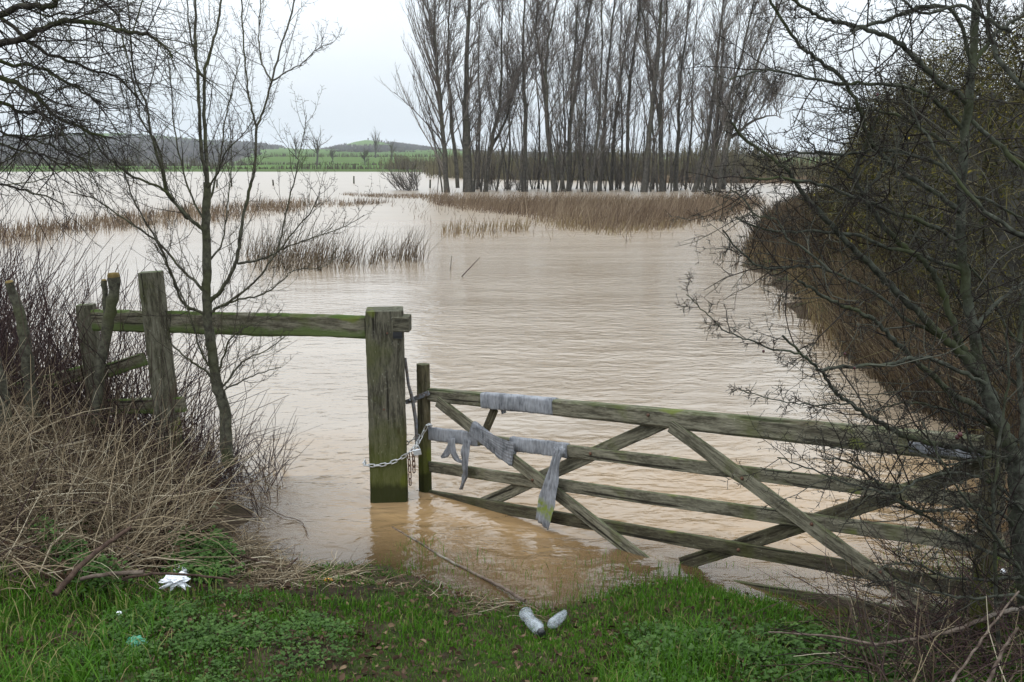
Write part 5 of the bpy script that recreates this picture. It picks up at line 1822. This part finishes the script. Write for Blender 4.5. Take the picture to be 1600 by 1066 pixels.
def weeds(N, region, name, label, lf=(.010, .026), hgt=(.02, .08), nl=(12, 24)):
    P = np.array(region, float)
    lo, hi = P.min(0), P.max(0)
    X = rng.uniform(lo[0], hi[0], N * 6)
    Y = rng.uniform(lo[1], hi[1], N * 6)
    ok = (poly_sd(region, X, Y) > 0) & (poly_sd(NEAR, X, Y) > .05) & (vnoise(X, Y, 4.1) > rng.uniform(-.8, .5, N * 6))
    X, Y = X[ok][:N], Y[ok][:N]
    C, D, Nn, ln, cc_ = [], [], [], [], []
    Z = height(X, Y)
    for x, y, z in zip(X, Y, Z):
        k = random.randint(*nl)
        h = random.uniform(*hgt)
        pc_ = random.random()
        for i in range(k):
            a = random.uniform(0, 6.28)
            f = random.random()
            rad = random.uniform(.0, .055)
            C.append((x + math.cos(a) * rad, y + math.sin(a) * rad, z + h * (.3 + .7 * f) * (1 - rad * 5)))
            e = random.uniform(-.3, .6)
            D.append((math.cos(a) * math.cos(e), math.sin(a) * math.cos(e), math.sin(e)))
            Nn.append((-math.cos(a) * math.sin(e) + random.uniform(-.3, .3), -math.sin(a) * math.sin(e) + random.uniform(-.3, .3), math.cos(e)))
            ln.append(random.uniform(*lf))
            cc_.append(min(1, max(0, pc_ * .6 + random.uniform(0, .4))))
    C, D, Nn, ln = np.array(C), unit(np.array(D)), unit(np.array(Nn)), np.array(ln)
    V, Q = leaves_arrays(C, D, Nn, ln, ln * rng.uniform(.6, .95, len(ln)))
    o = link_mesh(name, quads_mesh(name, V, Q, np.repeat(np.array(cc_), 7)), M['weed'])
    return tag(o, label, 'weeds', kind='stuff')


weeds(330, W2([(180, 960), (330, 900), (420, 930), (560, 960), (560, 1010), (420, 1080), (200, 1120), (60, 1100)], .25), 'leafy_weeds', 'small leaved green weeds along the lower left bank')
weeds(420, W2([(980, 985), (1100, 960), (1300, 985), (1480, 1000), (1640, 1060), (1640, 1200), (1000, 1200)], .15), 'leafy_weeds', 'nettle like leafy weeds in the lower right corner', (.012, .034), (.02, .10))
weeds(90, W2([(270, 800), (340, 790), (370, 840), (330, 870), (270, 850)], .3), 'leafy_weeds', 'dark green weeds at the edge of the dead grass by the water', (.02, .04), (.05, .16))
weeds(70, W2([(60, 820), (150, 850), (200, 880), (140, 900), (70, 860)], .4), 'leafy_weeds', 'ferny green weeds growing through the left dead grass', (.02, .035), (.12, .26))
weeds(22, W2([(260, 860), (330, 870), (340, 900), (280, 900)], .2), 'leafy_weeds', 'fresh green weed patch beside the white crumpled bag', (.02, .035), (.05, .12))


# ------------------------------------------------------------------ sticks and litter
def stick(px_pts, zs, r0, r1, label, mat='drift', tw=0):
    pts = []
    for (x, y), z in zip(px_pts, zs):
        p = gp(x, y, z)
        pts.append(p)
    ps = spline(pts, 5)
    ps = [p + rvec() * .003 for p in ps]
    T = Tubes(7)
    rad = list(np.linspace(r0, r1, len(ps)))
    T.add(ps, rad)
    if tw:
        twigs(T, ps, rad, tw, .08, .22, 0, .05, .3, .2, (.5, 1.), 1, .0018)
    o = T.build('stick', M[mat], None)
    return tag(o, label, 'stick', 'sticks washed up or fallen on the bank')


stick([(612, 824), (650, 845), (700, 875), (760, 905), (820, 938)], [-.004, .004, .006, .012, .03], .006, .010, 'long straight bark branch lying half in the water')
stick([(85, 930), (120, 890), (160, 855), (205, 825)], [.42, .50, .55, .60], .016, .010, 'thick dark stick slanting up out of the left dead grass', 'drift_dark')
stick([(125, 905), (170, 897), (225, 894)], [.40, .40, .41], .010, .012, 'broken stick with a pale end lying on the left dead grass')
stick([(190, 905), (250, 896), (310, 900), (360, 906)], [.36, .36, .32, .28], .008, .006, 'dark red stick lying across the white bag', 'drift_dark')
stick([(360, 866), (400, 875), (440, 890), (465, 872)], [.12, .09, .06, .10], .008, .005, 'forked dark stick washed up on the left water edge', 'drift_dark', 3)
stick([(1200, 988), (1300, 995), (1370, 1006), (1430, 998), (1490, 985), (1560, 958), (1610, 950)], [.35, .38, .42, .45, .48, .5, .5], .004, .011, 'long grey crooked branch lying low in the bottom right corner', 'drift', 9)
stick([(1480, 1075), (1520, 1020), (1555, 970), (1592, 925)], [.45, .55, .65, .75], .006, .004, 'straight pale stem slanting up in the bottom right corner', 'drift')
stick([(1538, 1080), (1565, 1020), (1590, 980)], [.5, .6, .7], .008, .005, 'brown dead stalk beside the straight pale stem at bottom right', 'drift')
stick([(410, 788), (440, 805), (470, 815), (482, 838)], [.012, .012, .01, .01], .003, .002, 'thin floating twig on the water left of the post', 'drift_dark', 3)
stick([(722, 432), (735, 418), (750, 402)], [0, .25, .5], .012, .006, 'broken stick poking slantwise out of the middle flood', 'drift_dark', 2)
stick([(703, 428), (705, 408), (706, 400)], [-.1, .25, .4], .008, .006, 'short upright twig in the middle flood near the slanting stick', 'drift_dark')


def lathe(T, axis0, axis1, prof):
    a, b_ = Vector(axis0), Vector(axis1)
    T.add([a.lerp(b_, f) for f, r in prof], [r for f, r in prof], .5)


# bottles
ga = lambda px, py, z: gp(px, py, z)
b_lo, b_hi = gp(845, 993, .12), gp(820, 962, .085)
b_lo.z = float(height(np.array([b_lo.x]), np.array([b_lo.y]))[0]) + .05
b_hi.z = float(height(np.array([b_hi.x]), np.array([b_hi.y]))[0]) + .05
br = thing('plastic_bottle', b_lo, 'crushed clear plastic bottle with a black cap lying on the grass edge', 'bottle', 'plastic bottles washed up on the grass')
T = Tubes(14)
lathe(T, b_hi, b_lo, [(0, .004), (.0, .030), (.06, .036), (.2, .036), (.35, .031), (.5, .036), (.72, .036), (.85, .026), (.92, .014), (1, .013)])
o = T.build('body', M['plastic_clear'], br, 14)
me = o.data
for v in me.vertices:
    nz = noise.noise(v.co * 28) * .009 + noise.noise(v.co * 60) * .004
    v.co += Vector((nz, nz * .5, nz))
T = Tubes(12)
dd = (b_lo - b_hi).normalized()
lathe(T, b_lo - dd * .006, b_lo + dd * .026, [(0, .002), (0, .019), (.1, .020), (.9, .020), (1, .017), (1, .001)])
T.build('cap', M['plastic_black'], br, 12)
b_lo, b_hi = gp(861, 984, .1), gp(882, 966, .06)
for p in (b_lo, b_hi):
    p.z = float(height(np.array([p.x]), np.array([p.y]))[0]) + .045
br = thing('plastic_bottle', b_lo, 'short squashed clear plastic bottle without cap right of the black capped one', 'bottle', 'plastic bottles washed up on the grass')
T = Tubes(14)
lathe(T, b_lo, b_hi, [(0, .003), (0, .020), (.1, .029), (.45, .030), (.75, .026), (.92, .018), (1, .008)])
o = T.build('body', M['plastic_clear'], br, 14)
for v in o.data.vertices:
    nz = noise.noise(v.co * 30 + Vector((3, 1, 2))) * .009
    v.co += Vector((nz, nz * .5, nz))
T = Tubes(10)
lathe(T, b_hi - (b_hi - b_lo).normalized() * .004, b_hi + (b_hi - b_lo).normalized() * .012, [(0, .001), (0, .011), (1, .011), (1, .001)])
T.build('neck', M['plastic_clear'], br, 10)


def crumple(name, px, py, size, mat, label, cat, squash=.5, seed=0, freq=9, group=None, zoff=0.0):
    """crumpled sheet / lump: a noisy closed surface with sharp folds"""
    c = gp(px, py, .2)
    for _ in range(4):
        z = float(height(np.array([c.x]), np.array([c.y]))[0]) + size[2] * .35 + zoff
        c = gp(px, py, z)
    verts, faces = [], []
    A, B = 18, 12
    for i in range(B + 1):
        th = math.pi * i / B
        for j in range(A):
            ph = 2 * math.pi * j / A
            d = Vector((math.sin(th) * math.cos(ph), math.sin(th) * math.sin(ph), math.cos(th)))
            r_ = 1 + squash * (abs(noise.noise(d * freq * .25 + Vector((seed, 0, 0)))) * 1.6 - .4) + squash * .5 * noise.noise(d * freq * .7 + Vector((0, seed, 0)))
            verts.append((c.x + d.x * r_ * size[0], c.y + d.y * r_ * size[1], c.z + d.z * r_ * size[2]))
    for i in range(B):
        for j in range(A):
            faces.append((i * A + j, i * A + (j + 1) % A, (i + 1) * A + (j + 1) % A, (i + 1) * A + j))
    me = bpy.data.meshes.new(name)
    me.from_pydata(verts, [], faces)
    me.update()
    o = link_mesh(name, me, M[mat], None, False)
    return tag(o, label, cat, group)


crumple('plastic_bag', 274, 907, (.07, .05, .032), 'plastic_white', 'crumpled white plastic bag in the dead grass under a red stick', 'bag', 1.1, 3, zoff=.10)
crumple('plastic_scrap', 283, 893, (.035, .03, .028), 'plastic_white', 'small white plastic scrap behind the crumpled bag', 'litter', .5, 9, zoff=.03)
crumple('plastic_wrapper', 212, 1003, (.045, .03, .022), 'plastic_green', 'teal green plastic wrapper half buried in the left grass', 'litter', .5, 5, zoff=.03)
crumple('food_wrapper', 513, 906, (.026, .010, .008), 'plastic_orange', 'small orange wrapper lying on the muddy water edge', 'litter', .3, 2, zoff=.015)
crumple('cup', 336, 791, (.038, .038, .030), 'stone_pale', 'pale greenish round cup at the water edge by the dead grass', 'litter', .1, 4, zoff=.02)
crumple('stone', 318, 716, (.10, .06, .04), 'stone_pale', 'pale mossy stone at the foot of the young hawthorn', 'stone', .3, 6)
crumple('plastic_scrap', 358, 729, (.022, .02, .01), 'plastic_white', 'tiny white scrap by the water under the young hawthorn', 'litter', .3, 8, zoff=.02)
crumple('plastic_scrap', 1391, 493, (.07, .05, .07), 'plastic_white', 'white plastic scrap caught in the brown growth on the right bank', 'litter', .4, 1, zoff=.15)
crumple('plastic_scrap', 1568, 893, (.018, .018, .015), 'plastic_white', 'white fleck hanging low beside the right hawthorn trunk', 'litter', .3, 12, zoff=.15)
crumple('snail_shell', 186, 958, (.013, .011, .010), 'plastic_white', 'tiny white shell shaped scrap in the lower left grass', 'litter', .2, 15, zoff=.05)

# ------------------------------------------------------------------ haze
def haze_box(x0, x1, y0, y1, z0, z1, dens):
    me = bpy.data.meshes.new('haze')
    v = [(x, y, z) for z in (z0, z1) for y in (y0, y1) for x in (x0, x1)]
    me.from_pydata(v, [], [(0, 2, 3, 1), (4, 5, 7, 6), (0, 1, 5, 4), (2, 6, 7, 3), (0, 4, 6, 2), (1, 3, 7, 5)])
    m = bpy.data.materials.new('haze_air')
    m.use_nodes = True
    nt = m.node_tree
    nt.nodes.clear()
    out = nt.nodes.new('ShaderNodeOutputMaterial')
    vol = nt.nodes.new('ShaderNodeVolumePrincipled')
    vol.inputs['Color'].default_value = (.93, .96, 1.0, 1)
    vol.inputs['Density'].default_value = dens
    nt.links.new(vol.outputs[0], out.inputs['Volume'])
    o = link_mesh('haze', me, m, None)
    return tag(o, 'pale damp winter air fading the far hills', 'haze', kind='stuff')


haze_box(-3600, 3600, -60, 3200, -80, 75, HAZE)
